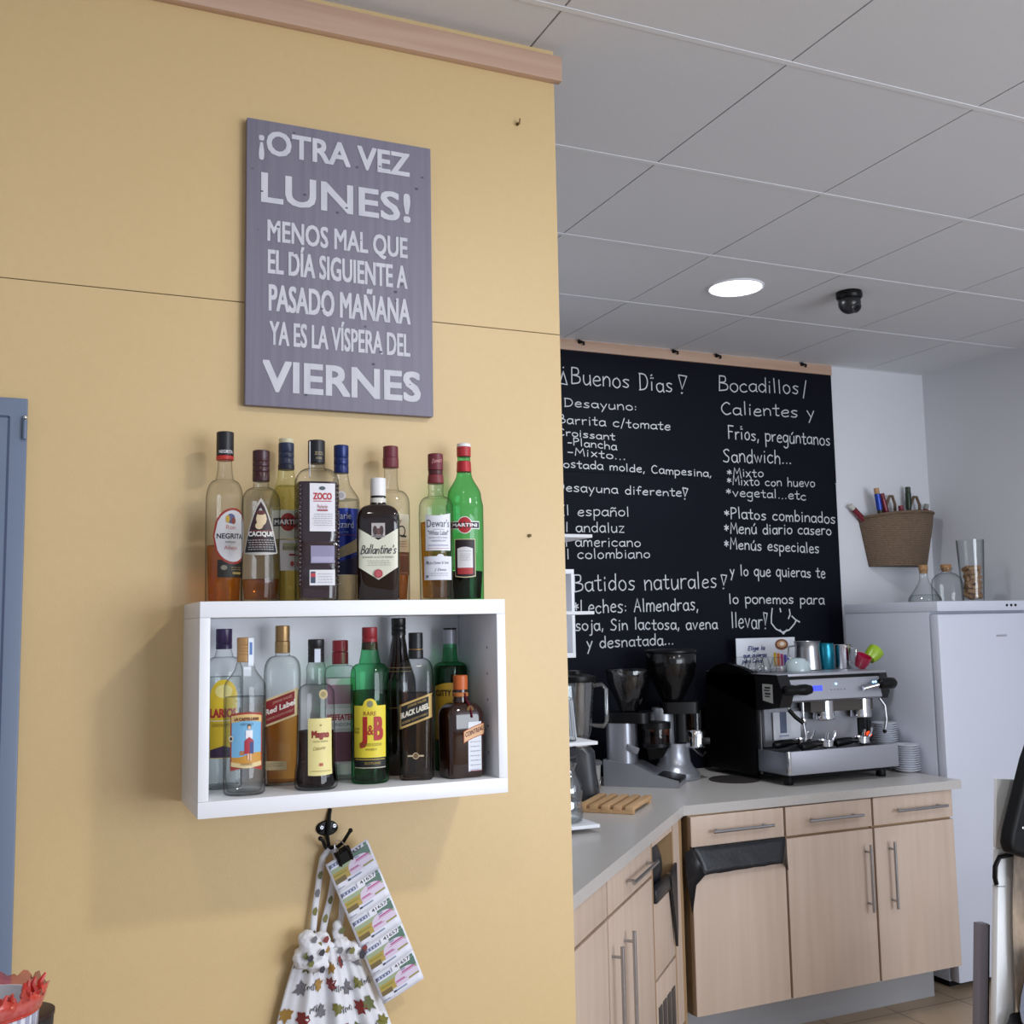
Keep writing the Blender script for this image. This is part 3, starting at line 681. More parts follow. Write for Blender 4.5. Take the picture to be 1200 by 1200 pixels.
b = Bottle(.590, 1.945, U, 'flat dark brown whisky bottle with white cap and cream chevron label', [(.148, .0405), (.155, .040), (.18, .0165, 'o'), (.186, .0145), (.228, .0135)], DARKG,
    [('cap', .197, .2315, .0148, C('white', 'e8e8ea', .3)), ('cap_ring', .1935, .1972, .0146, C('black', '15151a')), ('neck_label', .183, .1936, .0152, C('whiteb', 'dedcd4'))], nb=5, asp=.66, group=GU)
CR = ink('dcdccb')
b.label(-.040, .040, lambda u: .038+.026*abs(u/.04), lambda u: .112+.024*abs(u/.04), CR, 20)
b.deco([('s', "Ballantine's", '3c3c40', .0, .087, .0023, .066, .00085), ('t', 'BLENDED SCOTCH WHISKY', '77776e', 0, .0785, .0035, .058)]+lines('8a8a80', 0, .073, .004, 3, .046)+[('e', .0, .0495, .008, .008, 'a83c48'), ('e', .0, .0495, .006, .006, 'bc5660')])
b.label(-.0125, .0125, .117, .144, mat('crest_print', 'b9b4b4', .5), name='crest', off=.0008); b.deco([('e', -.006, .13, .004, .009, '4a3a3a'), ('e', .006, .13, .004, .009, '4a3a3a'), ('r', -.003, .003, .122, .134, '6a4a4a'), ('r', -.01, .01, .1185, .1205, '5a4c4c')])

b = Bottle(.647, 2.045, U, 'bourbon bottle with dark red cap and cream label, behind the flat brown whisky bottle', [(.18, .0375), (.195, .037), (.222, .018, 'o'), (.245, .0135, 'i'), (.308, .0128)], CLEAR,
    [('cap', .288, .3115, .0152, C('wine', '6e2430', .4)), ('cap_ring', .268, .2885, .0160, C('wineb', '78303a', .4))], group=GU)
b.liquid(.055, AMBD); b.label(-.045, .045, .098, .172, ink('dcd3bb'), 18); b.deco([('e', .022, .138, .010, .011, '2a2422'), ('e', .022, .138, .007, .008, 'dcd3bb'), ('r', .02, .034, .126, .130, '2a2422'), ('t', 'Kentucky', '8a2a2a', .0, .155, .008)]+lines('6c6258', .02, .117, .005, 3, .03))
b.label(-.045, .045, .052, .097, ink('7a4630'), 18, name='lower_label'); b.deco([('r', -.04, .04, .09, .092, 'a8785a'), ('r', -.04, .04, .055, .057, 'a8785a')])

b = Bottle(.708, 1.95, U, 'whisky bottle with dark red cap and two white labels, in front of the green bottle', [(.165, .0335), (.178, .033), (.2, .0185, 'o'), (.212, .0142, 'i'), (.222, .0155), (.228, .0135), (.28, .0128)], CLEAR,
    [('cap', .252, .2845, .0150, C('wine', '6e2430', .4)), ('neck_band', .243, .2525, .0142, C('winedark', '4a1a20')), ('neck_band', .226, .2435, .0163, C('winec', '7a2c34'), .015)], group=GU)
b.liquid(.150, AMB); b.label(-.022, .031, .094, lambda u: .165-.004*math.cos(u*60), ink('dfe1ea'))
b.deco([('t', "Dewar's", '343650', .0045, .139, .014, .046), ('r', -.006, .016, .134, .1348, '80829a'), ('t', '"White Label"', '55576c', .0045, .1235, .0085, .042), ('t', 'BLENDED SCOTCH WHISKY', '80829a', .0045, .117, .003, .038), ('t', 'ABERFELDY', '80829a', .0045, .111, .003, .03), ('r', -.018, .027, .0975, .0982, 'b06060'), ('r', -.016, .025, .103, .105, 'a8acc4')])
b.label(-.026, .034, .038, lambda u: .083 if abs(u-.009) > .006 else .087, ink('dcdee8'), 16, name='lower_label'); b.deco([('t', 'John Dewar & Sons', '5a5c70', .004, .068, .0055, .042, 0, .03), ('e', -.018, .071, .003, .003, '7a7c90'), ('r', -.022, -.016, .042, .047, '7a7c90'), ('t', 'J. Dewar', '6a6c80', .008, .055, .005, .024, 0, 0, .3)]+lines('8a8ca0', .004, .050, .004, 2, .044))
mb = MB(); f = lambda u, v, d=0: Vector((.0153*math.sin(u/.0153), -.0153*math.cos(u/.0153)-d, v)); put_text(mb, 'Dewars', ink('d9a0a0'), f, .003, .266, .008, .021, 0, .15, .2); mb.build('cap_print', b.t, rec=False)

b = Bottle(.801, 2.035, U, 'green vermouth bottle with red cap and red oval label, rightmost on shelf top', [(.15, .0385), (.19, .0385), (.215, .0345, 's'), (.262, .0150, 's'), (.275, .0135), (.318, .0128)], GREENG,
    [('cap', .296, .3165, .0146, C('bright_red', 'b02a30', .35)), ('cap_top', .316, .3235, .0143, C('white', 'e8e8ea', .3)), ('neck_foil', .264, .287, .0156, C('bright_redb', 'b22c34', .3, .2), .0143)], group=GU)
b.liquid(.06, BLKL)
b.label(-.0335, .0335, .144, .160, ink('e8e8ea'), 18, off=.0004); b.deco([('e', .0, .152, .016, .0175, 'e8e8ea'), ('e', .0, .152, .0145, .016, 'b02a30'), ('r', -.032, .032, .146, .158, '17171c'), ('t', 'MARTINI', 'f0f0f2', 0, .1485, .007, .054, .04)])
b.label(-.022, .022, lambda u: .05-.004*math.cos(u*55), .124, ink('cfc6a0'), off=.0005, name='lower_label'); b.deco([('f', -.0205, .0205, lambda u: .052-.004*math.cos(u*55), lambda u: .1225, '241a20'), ('f', -.016, .016, lambda u: .066, lambda u: .104+.004*math.cos(u*90), 'e4e4e8'), ('f', -.016, .016, lambda u: .055-.002*math.cos(u*55), lambda u: .066, 'b0383c'), ('r', -.012, .012, .099, .0997, '8a8a92')]+lines('a8a8b0', 0, .093, .004, 4, .022))

# --- inside the box, left to right
b = Bottle(.322, 2.04, IN, 'gin bottle with purple cap and yellow label in the left end of the box', [(.18, .035), (.205, .0345), (.236, .017, 'o'), (.25, .0135), (.282, .0128)], CLEAR,
    [('cap', .25, .2875, .0147, C('purple', '34204e', .3), .0147, 1)], group=GI, turn=-.1)
b.liquid(.2, WATER); b.label(-.022, .03, lambda u: .056 if True else 0, lambda u: .160+.036*math.sqrt(max(0, 1-((u-.004)/.027)**2)), ink('e3c229'), 18)
b.deco([('f', -.021, .029, lambda u: .057, lambda u: .07-.3*abs(u-.004)+.008, '3a2646'), ('t', 'LARIOS', 'b4262a', .0035, .128, .016, .05, .03), ('r', -.021, .029, .1215, .1230, 'f0ead0'), ('t', 'LONDON DRY GIN', '8a6a20', .004, .112, .0055, .042), ('e', .004, .175, .016, .012, 'eede8a')])
b = Bottle(.344, 1.945, IN, 'clear anise bottle with tan cap and label of a woman in a red skirt', [(.03, .0365), (.16, .0365), (.185, .036), (.222, .0165, 's'), (.23, .0135), (.266, .0128)], CLEAR,
    [('cap', .228, .2715, .0146, C('tan', 'b48c5c', .4, .2), None, 4)], group=GI, turn=.1)
b.liquid(.168, WATER); b.label(-.030, .030, lambda u: .046+.003*math.cos(u*100), lambda u: .140+.003*math.cos(u*52), ink('9c3a2e'))
b.deco([('f', -.027, .027, lambda u: .054, lambda u: .131, '78b4dc'), ('f', -.028, .028, lambda u: .124+.004*math.cos(u*50), lambda u: .1355+.004*math.cos(u*50), 'd8b878'), ('f', -.027, .027, lambda u: .052, lambda u: .07+.004*math.sin(u*80), 'c8923c'), ('f', -.028, .028, lambda u: .0475+.12*abs(u), lambda u: .0545+.14*abs(u), 'dcc894'),
  ('r', -.012, -.004, .07, .077, 'b07850'), ('e', .004, .118, .0035, .0045, '4a3020'), ('e', .004, .1165, .0026, .0032, 'e0b898'), ('f', -.002, .010, lambda u: .098, lambda u: .112, 'e8e8ec'), ('f', -.004, .012, lambda u: .072, lambda u: .101-.9*abs(u-.004), 'a8283a'), ('r', .005, .0115, .072, .092, '33407a'), ('r', .001, .004, .062, .0725, 'e0b898'), ('r', .0055, .008, .06, .0725, 'e0b898'), ('e', -.0285, .098, .005, .005, 'e8e0c8'), ('e', -.0285, .098, .003, .003, '3a2a2a'),
  ('t', 'LA CASTELLANA', '6a2018', 0, .1285, .0055, .044, .03), ('t', 'ANIS DULCE', '2a3a5a', 0, .1205, .004, .022), ('t', 'MADRID', '7a3020', 0, .0525, .0035, .02)])
mb = MB(); mb.box((.0085, -.0125, .246), (.012, .0012, .05), ink('dce4ee'), 0, Matrix.Rotation(.6, 4, 'Z')); mb.box((.002, -.0172, .212), (.013, .001, .016), ink('dce4ee'), 0, Matrix.Rotation(.1, 4, 'Z')); ts = mb.build('tax_strip', b.t)
mb = MB(); mb.box((.0082, -.0134, .252), (.006, .0008, .022), ink('5a7ab8'), 0, Matrix.Rotation(.6, 4, 'Z')); mb.build('print', ts)

def slanted(b, z, s, h, w, base, gold, txt, tcol, c2):
    lo = lambda u: z+s*u-h/2; hi = lambda u: z+s*u+h/2
    b.label(-w, w, lo, hi, ink(gold), 16)
    b.deco([('f', -w, w, lambda u: lo(u)+.004, lambda u: hi(u)-.004, base), ('t', txt, tcol, 0, z-.004, .0105, w*1.7, .03, s), ('t', 'BLENDED SCOTCH WHISKY', c2, 0, z-.0145, .004, w*1.5, 0, s), ('t', 'JOHNNIE WALKER', c2, .004, z+.013, .0045, w*1.1, 0, s)])
b = Bottle(.428, 2.03, IN, 'square whisky bottle with gold cap and slanted red label', [(.20, .0325), (.207, .032), (.235, .0155, 'o'), (.243, .0128, 'i'), (.287, .0122)], CLEAR,
    [('cap', .262, .2915, .0135, C('gold', 'a8865a', .35, .6)), ('neck_foil', .240, .2625, .0141, C('goldb', 'b0905f', .35, .6))], nb=5, asp=1, turn=-.12, group=GI)
b.liquid(.145, AMB); slanted(b, .141, .36, .05, .0318, '8c2226', 'dcc79a', 'Red Label', 'ece4dc', 'd8a890')
b.label(-.028, .012, .029, .045, ink('cdb98c'), name='lower_label'); b.deco(lines('8a7448', -.01, .04, .004, 2, .03))
b = Bottle(.470, 1.94, IN, 'brandy bottle with black cap and pale yellow label, flared at the base', [(.012, .0390), (.03, .0375), (.055, .0345, 's'), (.14, .0335), (.165, .033), (.185, .0185, 'o'), (.2, .0168), (.212, .0175, 's'), (.226, .0142, 's'), (.262, .0128)], CLEAR,
    [('cap', .224, .2655, .0146, C('blackc', '16161b'), None, 3)], group=GI, turn=.1)
b.liquid(.102, COLA); b.label(-.018, .028, lambda u: .028-.0015*math.cos(u*60), .126, ink('e2d693'))
b.deco([('t', 'Magno', '8a3026', .005, .092, .0125, .033, .05), ('t', 'SOLERA RESERVA', '8a8048', .005, .084, .003, .028), ('t', 'Osborne', '8a8048', .002, .071, .006, .022, 0, .1, .3), ('r', .002, .009, .043, .048, 'b0563a'), ('e', .005, .114, .0015, .0015, '7a7040'), ('r', -.014, .024, .034, .035, 'a89c58')])
b.oval(.010, .168, .0085, .0085, ink('b8a878'), name='seal', off=.0012); b.deco([('e', .010, .168, .005, .005, '8f8050')])
mb = MB(); mb.box((.001, -.0153, .236), (.0105, .0012, .024), ink('cfd8e8')); ts = mb.build('tax_strip', b.t)
b = Bottle(.540, 2.035, IN, 'square gin bottle with red cap and pale pinkish label behind brandy bottle', [(.196, .0295), (.202, .029), (.214, .0150, 'o'), (.22, .0132), (.258, .0128)], CLEAR,
    [('cap', .240, .2615, .0152, C('red2', 'a62a34', .3)), ('cap_ring', .216, .2395, .0157, C('red3', '9a2630', .3))], nb=5, asp=.9, group=GI)
b.liquid(.19, WATER); b.label(-.027, .027, .03, .19, ink('c9c3cb'), off=.0004); b.deco([('r', -.024, .024, .142, .178, 'a0708a'), ('r', -.024, .024, .035, .09, '7a4a5c'), ('r', -.027, .027, .096, .134, 'dcdce2'), ('t', 'BEEFEATER', 'a8282e', 0, .112, .011, .05, .03), ('t', 'LONDON', '66666e', .0, .101, .006)])
b = Bottle(.578, 1.965, IN, 'green whisky bottle with red cap and big yellow label', [(.19, .036), (.2, .0355), (.218, .0205, 'o'), (.232, .0175), (.25, .0150), (.283, .0128)], GREENG,
    [('cap', .243, .2855, .0145, C('red4', '98262e', .35), None, 2)], group=GI)
b.liquid(.168, GRND)
b.label(-.033, .033, .048, lambda u: .142+(.013*math.sqrt(max(0, 1-(u/.013)**2)) if abs(u) < .013 else 0), ink('e2d03c'), 24)
b.deco([('e', 0, .145, .006, .006, '8a8a6a'), ('t', 'RARE', '8a2a22', 0, .124, .0075, .024), ('t', 'J', 'a8221f', -.0125, .079, .043, .015, .03), ('t', '&', 'a8221f', .001, .089, .018, .011, .01), ('t', 'B', 'a8221f', .0165, .079, .043, .019, .03), ('t', 'BLENDED SCOTCH', '7a6a20', .002, .069, .005, .04), ('t', 'WHISKY', '7a6a20', .002, .061, .004), ('t', 'JUSTERINI', '2a2418', -.026, .098, .004, .012), ('t', '& BROOKS', '2a2418', -.026, .092, .004, .012)])
b.label(-.033, .033, .028, .048, ink('17171a'), name='lower_label'); b.deco([('r', -.032, .032, .0292, .0305, 'cfcab0'), ('r', -.03, .03, .044, .0455, 'b8a040'), ('t', 'SCOTLAND', 'b8a040', .005, .036, .004)])
b = Bottle(.661, 2.045, IN, 'tall black-brown bottle with black cap behind the green yellow-label bottle', [(.15, .034), (.17, .0335), (.245, .0165, 's'), (.262, .0135), (.298, .0128)], BLACKG,
    [('cap', .268, .3025, .0144, C('blackd', '131316'), None, 2)], group=GI)
b.label(-.03, .03, .205, .2065, ink('8f7648'), name='gold_band', off=.0008); b.label(-.03, .03, .198, .199, ink('8f7648'), name='gold_band', off=.0008); b.label(-.034, .034, .128, .130, ink('6f5a38'), name='gold_band', off=.0008)
b = Bottle(.668, 1.962, IN, 'square whisky bottle with black cap and slanted black label', [(.19, .0325), (.197, .032), (.225, .0155, 'o'), (.232, .0128, 'i'), (.268, .0122)], CLEAR,
    [('cap', .243, .2735, .0138, C('blacke', '141418')), ('cap_ring', .2405, .2432, .0139, C('gold', 'a8865a', .35, .6)), ('neck_foil', .224, .2408, .0143, C('blackf', '18181c'))], nb=5, asp=1, turn=-.08, group=GI)
b.liquid(.16, LIQ('whisky', 'd0b391', '8a6240')); slanted(b, .127, .36, .045, .0318, '141418', 'c8a868', 'BLACK LABEL', 'e4ded0', 'c8a868')
b.label(-.014, .016, .044, .047, ink('c8b898'), name='lower_label'); b.deco([('e', .001, .0455, .006, .006, 'c8b898'), ('e', .001, .0455, .0045, .0045, '5a3018'), ('t', '12', 'c8b898', .001, .0435, .004)])
b = Bottle(.769, 2.045, IN, 'green whisky bottle with silver cap and mustard label at the back right', [(.18, .0335), (.2, .0335), (.213, .017, 'o'), (.222, .0150), (.245, .0138), (.277, .0128)], GREENG,
    [('cap', .240, .278, .0137, C('silver', 'b4b6c0', .35, .4)), ('cap_top', .2775, .281, .0138, C('blackg', '141416'))], group=GI)
b.liquid(.205, GRND); b.label(-.038, .04, .06, lambda u: .165+.008*math.cos(u*40), ink('c29a2c'), 18); b.deco([('f', -.036, .038, lambda u: .06, lambda u: .062, '3a2a10'), ('t', 'CUTTY SARK', '2a1c10', -.002, .147, .012, .064, .03), ('f', -.012, .008, lambda u: .10, lambda u: .132-.9*abs(u-.004), 'd8d8d4'), ('f', .002, .02, lambda u: .098, lambda u: .124-.7*abs(u-.008), 'c4c6c8')])
b = Bottle(.752, 1.945, IN, 'square brown orange-liqueur bottle with orange cap and curved banner label', [(.105, .0385), (.113, .0385), (.14, .0150, 'o'), (.150, .0135), (.187, .0128)], COING,
    [('cap', .163, .1905, .0140, C('orange', 'c4622a', .4), None, 0), ('neck_ring', .158, .1632, .0132, C('darkring', '2a2018')), ('neck_foil', .150, .1582, .0148, C('orangeb', 'b87038', .4))], nb=5, asp=.85, turn=.42, group=GI)
b.label(.000, .028, .012, .104, ink('dfe3ec'), off=.0008); b.deco(lines('9aa0b4', .014, .066, .0085, 7, .022, .0013)+[('r', .002, .026, .0125, .014, '7a2a3a')])
b.label(-.010, .037, lambda u: .070+.32*u-4*(u-.013)**2, lambda u: .092+.32*u-4*(u-.013)**2, ink('b0582e'), off=.0014, name='banner'); b.deco([('f', -.0085, .0355, lambda u: .0715+.32*u-4*(u-.013)**2, lambda u: .0905+.32*u-4*(u-.013)**2, 'e0b48a'), ('t', 'COINTREAU', '6a2c1c', .013, .082, .009, .039, .02, .32)])
mb = MB(); mb.tube([(.002, -.0150, .157), (.004, -.016, .145), (.006, -.0285, .132), (.008, -.0345, .112)], .0042, mat('ribbon_red', '8a2240', .6), 8, .3); rb = mb.build('ribbon', b.t)
mb = MB(); mb.cyl((.006, -.0275, .128), (.006, -.031, .127), .007, mat('wax_seal', '7a5a30', .5), 16); mb.build('seal', rb)

# ------------------------------------------------------------------ hook, apron, lottery tickets
HX, HZ = .53, 1.213
def hk(x, y): return (HX+(x-383)*.00162, HZ-(y-969)*.00165)
t = thing('coat_hook', 'black double coat hook screwed under the white shelf', 'hook', (HX, YW, HZ))
def L(x, y, d): a = hk(x, y); return (a[0]-HX, -d, a[1]-HZ)
mb = MB(); mb.lathe([(.0215, 0), (.0215, .003), (.019, .005), (1e-6, .006)], BLK, 28, Matrix.Rotation(PI/2, 4, 'X') @ Matrix.Diagonal((1, .68, 1, 1))); mb.tube([L(387, 947, .001), L(385, 955, .004), L(383.5, 966, .006), L(382.5, 978, .006), L(384, 990, .012)], [.0055, .006, .0075, .006, .005], BLK, 10, .7); mb.build('plate', t)
mb = MB(); mb.tube([L(370, 977, .034), L(373, 979, .034), L(376, 985, .028), L(379, 989.5, .018), L(385, 991, .012), L(393, 990, .018), L(398, 984, .03), L(402, 976, .036), L(406, 970.5, .036)], [.0035, .0035, .0036, .004, .0045, .004, .0036, .0034, .0034], BLK, 10); mb.ball(L(370, 976.5, .034), .0045, BLK); mb.ball(L(406, 970.5, .036), .0045, BLK); mb.build('prong', t)
for x, y in ((376, 967.5), (391.5, 966.5)):
    mb = MB(); a = L(x, y, .005); mb.cyl(a, (a[0], a[1]-.0022, a[2]), .0036, CHROME, 14); mb.box((a[0], a[1]-.0023, a[2]), (.0045, .0006, .0012), BLKM); mb.build('screw', t)

CLOTH = mat('white_cotton', 'dcdde4', .85, bump=(700, .1)); LEAVES = [ink('7c2a26'), ink('5c6030'), ink('6c6a70'), ink('6e6c30'), ink('9a7634')]; SCR = ink('2c2a36')
t = thing('apron', 'white leaf-print apron hanging in bunches from the coat hook', 'apron', (HX, YW-.05, 1.0))
ox, oy, oz = HX, YW-.05, 1.0
random.seed(11)
def skirt(u, v, lift=0):
    """u -1..1 across, v 0..1 down from the gathered waist"""
    z = 1.0-.42*v; cx = .523+.034*v
    hwid = (.050+.010*math.sin(v*3)+.118*v**.8)
    fold = math.sin(u*10+.8*math.sin(v*2.5))*(.006+.016*v)+math.sin(u*23+1.3)*(.003+.003*v)
    edge = max(0.0, 1-u*u)
    y = YW-.022-.022*edge**.6-fold*.8*edge**.3-lift
    return Vector((cx+u*hwid-ox, min(y, YW-.006)-oy, z-oz))
mb = MB(); patch(mb, CLOTH, skirt, -1, 1, 0, 1, 70, 24)
o = mb.build('skirt', t, ang=80); md = o.modifiers.new('s', 'SOLIDIFY'); md.thickness = .001; md.offset = 0
def leaf(mb, fn, u, v, s, rot, m, k):
    n = 14; pts = []; rl = random.Random(k)
    for i in range(n):
        a = rot+2*PI*i/n; r = s*(1.0 if i % 2 == 0 else .66)*(1.45 if i == 0 else .8 if i in (6, 8) else .5 if i == 7 else 1.1)*rl.uniform(.88, 1.12)
        pts.append(fn(u+r*math.cos(a)/.12, v-r*math.sin(a)/.42, .0026+.00002*k))
    c = fn(u, v, .0026+.00002*k); mb.add(pts+[c], [(i, (i+1) % n, n) for i in range(n)], m)
mb = MB(); k = 0
for i in range(8):
    for j in range(9):
        u = -.85+1.7*(i+.5*(j % 2))/7.6+random.uniform(-.05, .05); v = .06+.92*j/9+random.uniform(-.02, .02); k += 1
        if abs(u) > .93: continue
        if (i*2+j) % 3 == 0:
            P = []
            for q in range(29): P.append((u+((q-14)*.012+.022*math.sin(q*1.25))/(1+v*1.2), v-.011*math.cos(q*1.25)*(1+.6*math.sin(q*.31+i))))
            ribbon2 = []
            for q in range(len(P)-1):
                a, b2 = P[q], P[q+1]
                mb.add([skirt(a[0], a[1], .0026), skirt(b2[0], b2[1], .0026), skirt(b2[0]+.010, b2[1]+.0035, .0026), skirt(a[0]+.010, a[1]+.0035, .0026)], [(0, 1, 2, 3)], SCR)
        else: leaf(mb, skirt, u, v, random.uniform(.013, .0175)*(.85+.3*v), random.uniform(0, 6), LEAVES[(i+2*j) % 5], k)
mb.build('leaf_print', o, rec=False)
def strap(name, pts, w, prints):
    mb = MB(); P = [Vector(p)-Vector((ox, oy, oz)) for p in pts]; n = len(P); V = []
    for i, p in enumerate(P):
        d = (P[min(i+1, n-1)]-P[max(i-1, 0)]).normalized(); side = Vector((d.z, 0, -d.x)).normalized()*w/2
        bend = Vector((0, .003*math.sin(i*1.3), 0)); V += [p-side+bend, p-bend*.6-Vector((0, .002, 0)), p+side+bend]
    mb.add(V, [(3*i+a, 3*i+a+1, 3*i+a+4, 3*i+a+3) for i in range(n-1) for a in (0, 1)], CLOTH)
    o = mb.build(name, t, ang=80); md = o.modifiers.new('s', 'SOLIDIFY'); md.thickness = .0014
    mb = MB()
    for q, (i, c) in enumerate(prints):
        p = P[i]; mb.add([p+Vector((dx, -.0052, dz)) for dx, dz in ((-.005, 0), (-.002, .006), (.003, .009), (.005, .002), (.002, -.007), (-.003, -.006))], [tuple(range(6))], LEAVES[c])
    mb.build('leaf_print', o, rec=False)
def pth(pts, d): return [(HX+(x-383)*.00162, YW-dd, HZ-(y-969)*.00165) for (x, y), dd in zip(pts, d)]
strap('strap', pth([(383, 991), (376, 1000), (372, 1020), (369, 1040), (366, 1060), (363, 1085), (362, 1105)], [.02, .018, .015, .014, .014, .02, .03]), .012, [(2, 1), (3, 2), (4, 3), (5, 1)])
strap('strap', pth([(388, 991), (393, 1002), (390, 1025), (385, 1050), (379, 1070), (375, 1090), (370, 1108)], [.02, .02, .012, .010, .010, .012, .02]), .013, [(2, 2), (3, 1), (4, 3), (5, 0)])
strap('strap', pth([(388, 991), (396, 1008), (402, 1040), (399, 1070), (394, 1090), (390, 1110)], [.02, .018, .008, .008, .010, .018]), .012, [(2, 3), (4, 0)])
def bunch(pts, r):
    mb = MB()
    for c, rr, sc in pts: mb.ball(Vector(c)-Vector((ox, oy, oz)), rr, CLOTH, sc, 18)
    o = mb.build('knot', t, ang=80); md = o.modifiers.new('rm', 'REMESH'); md.mode = 'VOXEL'; md.voxel_size = .0028; md.use_smooth_shade = True
    tx = bpy.data.textures.new('folds', 'CLOUDS'); tx.noise_scale = .012
    dm = o.modifiers.new('d', 'DISPLACE'); dm.texture = tx; dm.strength = .008; dm.texture_coords = 'LOCAL'
    mb = MB()
    for q in range(r):
        c, rr, sc = pts[q % len(pts)]; a = q*1.7; p = Vector(c)-Vector((ox, oy, oz))+Vector((math.cos(a)*rr*.5*sc[0], -rr*sc[1]-.0035, math.sin(a)*rr*.45*sc[2]))
        mb.add([p+Vector((dx*1.2, 0, dz*1.2)) for dx, dz in ((-.005, 0), (-.002, .004), (.003, .006), (.005, .001), (.002, -.005), (-.003, -.004))], [tuple(range(6))], LEAVES[(q*2+r) % 5] if q % 3 else SCR)
    mb.build('leaf_print', o, rec=False)
def wp(x, y, d): return (HX+(x-383)*.00162, YW-d, HZ-(y-969)*.00165)
bunch([(wp(359, 1098, .045), .025, (1, .8, 1.0)), (wp(350, 1106, .04), .021, (1, .9, 1)), (wp(370, 1090, .04), .018, (1, .9, 1)), (wp(365, 1114, .045), .019, (1.2, .8, .7)), (wp(354, 1086, .04), .018, (1, 1, .9)), (wp(378, 1102, .035), .015, (1, .8, 1.1))], 9)
bunch([(wp(408, 1106, .04), .020, (1.2, .8, .9)), (wp(420, 1107, .038), .014, (1, .9, 1.2)), (wp(396, 1100, .035), .018, (1, .8, 1.0)), (wp(388, 1112, .03), .018, (1.5, .8, .8)), (wp(392, 1085, .025), .015, (.8, .7, 1.4))], 8)

# tickets
TO = Vector((.516, 2.056, 1.153)); TU = Vector((.081, -.002, .041)); TV = Vector((.111, -.006, -.271))
t = thing('lottery_tickets', 'strip of five lottery tickets hanging askew beside the apron', 'tickets', TO)
PAPER = mat('ticket_paper', 'e0e2ee', .7)
def tk(i):
    def f(u, v, d=0):
        w = (i+v)/5
        return TU*u+TV*w+Vector((0, -.004*math.sin(w*PI)-d-.0006-.002*math.sin(u*PI), 0))+Vector((.0, -.0, -.010*max(0, w-.8)*(u-.5)*2))
    return f
INKS = dict(g='4d6e60', y='b0984e', l='d2c4da', m='b04a86', o='8a8a34', d='3a3c4e', b='7f8aa8', n='1e1e26', br='70603a', w='e2e2ec', pg='9aa888')
for i in range(5):
    f = tk(i); mb = MB(); patch(mb, PAPER, f, 0, 1, 0, 1, 8, 6)
    o = mb.build('ticket', t, rec=False); md = o.modifiers.new('s', 'SOLIDIFY'); md.thickness = .0006; md.offset = 1
    mb = MB(); K = [0]
    def R(u0, u1, a, b, c, hi=None):
        K[0] += 1; patch(mb, ink(INKS[c]), (lambda k: lambda u, v: f(u, v, .0006+k*2e-5))(K[0]), u0, u1, a, b, 6, 2)
    def E(uc, vc, a, b, c):
        K[0] += 1; ellip(mb, ink(INKS[c]), (lambda k: lambda u, v: f(u, v, .0006+k*2e-5))(K[0]), uc, vc, a, b, 12)
    R(.05, .96, .27, .72, 'pg'); R(.6, .96, .14, .42, 'g'); R(.05, .42, .40, .72, 'y'); R(.05, .30, .60, .76, 'br')
    E(.66, .50, .26, .22, 'l'); R(.40, .96, .50, .74, 'l'); R(.88, .95, .045, .13, 'g')
    R(.06, .38, .09, .20, 'b'); R(.045, .07, .09, .22, 'd'); R(.41, .42, .05, .20, 'b')
    for q in range(9): R(.08+q*.036, .094+q*.036, .12, .18, 'w' if q % 2 else 'd')
    R(.40, .66, .60, .615, 'm'); R(.56, .92, .44, .455, 'm'); R(.42, .62, .55, .585, 'm'); R(.60, .90, .375, .42, 'm'); R(.70, .95, .66, .71, 'o')
    R(.30, .62, .80, .84, 'b'); R(.30, .36, .79, .85, 'd'); R(.05, .2, .9, .92, 'b'); R(.08, .36, .46, .52, 'o'); R(.14, .4, .43, .47, 'y'); R(.6, .7, .3, .34, 'b')
    R(.435, .86, .03, .19, 'w') if i else None
    put_text(mb, '41657' if i else '657', ink(INKS['n']), lambda u, v, d: f(u, 1-v, .0012+d), .68 if i else .72, .845, .105, .36 if i else .22, .02, 0, -.05)
    if i: put_text(mb, '18', ink(INKS['b']), lambda u, v, d: f(u, 1-v, .0012+d), .46, .86, .06, .05)
    mb.build('print', o, rec=False)
t = thing('binder_clip', 'black binder clip holding the top of the lottery tickets', 'clip', TO+TU*.42)
mb = MB(); cd_ = TU.normalized(); cn = TV.normalized()
for s0 in (0, 1):
    pass
X3 = Matrix((cd_, Vector((0, 1, 0)), -cn)).transposed().to_4x4()
mb.add(*(lambda p: ([X3 @ Vector((x, y, z)) for x in (-.0155, .0155) for y, z in p], [(0, 1, 7, 6), (1, 2, 8, 7), (2, 3, 9, 8), (3, 4, 10, 9), (4, 5, 11, 10), (5, 0, 6, 11), (0, 1, 2, 3, 4, 5)[::-1], (6, 7, 8, 9, 10, 11)]))([(-.004, -.017), (-.0075, .004), (-.004, .009), (.004, .009), (.0055, .004), (.003, -.002)]), BLK)
mb.build('body', t)
mb = MB(); mb.tube([X3 @ Vector(p) for p in ((-.012, -.0055, -.018), (-.011, -.013, .004), (-.006, -.017, .016), (.006, -.017, .016), (.011, -.013, .004), (.012, -.0055, -.018))], .0014, BLK, 8); mb.tube([X3 @ Vector(p) for p in ((-.012, .004, .004), (-.008, .008, .02), (0, .009, .026), (.008, .008, .02), (.012, .004, .004))], .0014, CHROME, 8); mb.build('wire_lever', t)

# ------------------------------------------------------------------ things on the counter
ZT = ZW+.0005
CLEARK = CLEAR; SHINY = glass('bright_glass', 'f4f7f8', '9aa2a6', 5); SMOKE = glass('smoky_hopper', 'dcdad8', '6a6868', 2); DGREY = mat('dark_grey_plastic', '2e3034', .4); SILV = mat('silver_paint', 'a2a4ad', .3, .6)
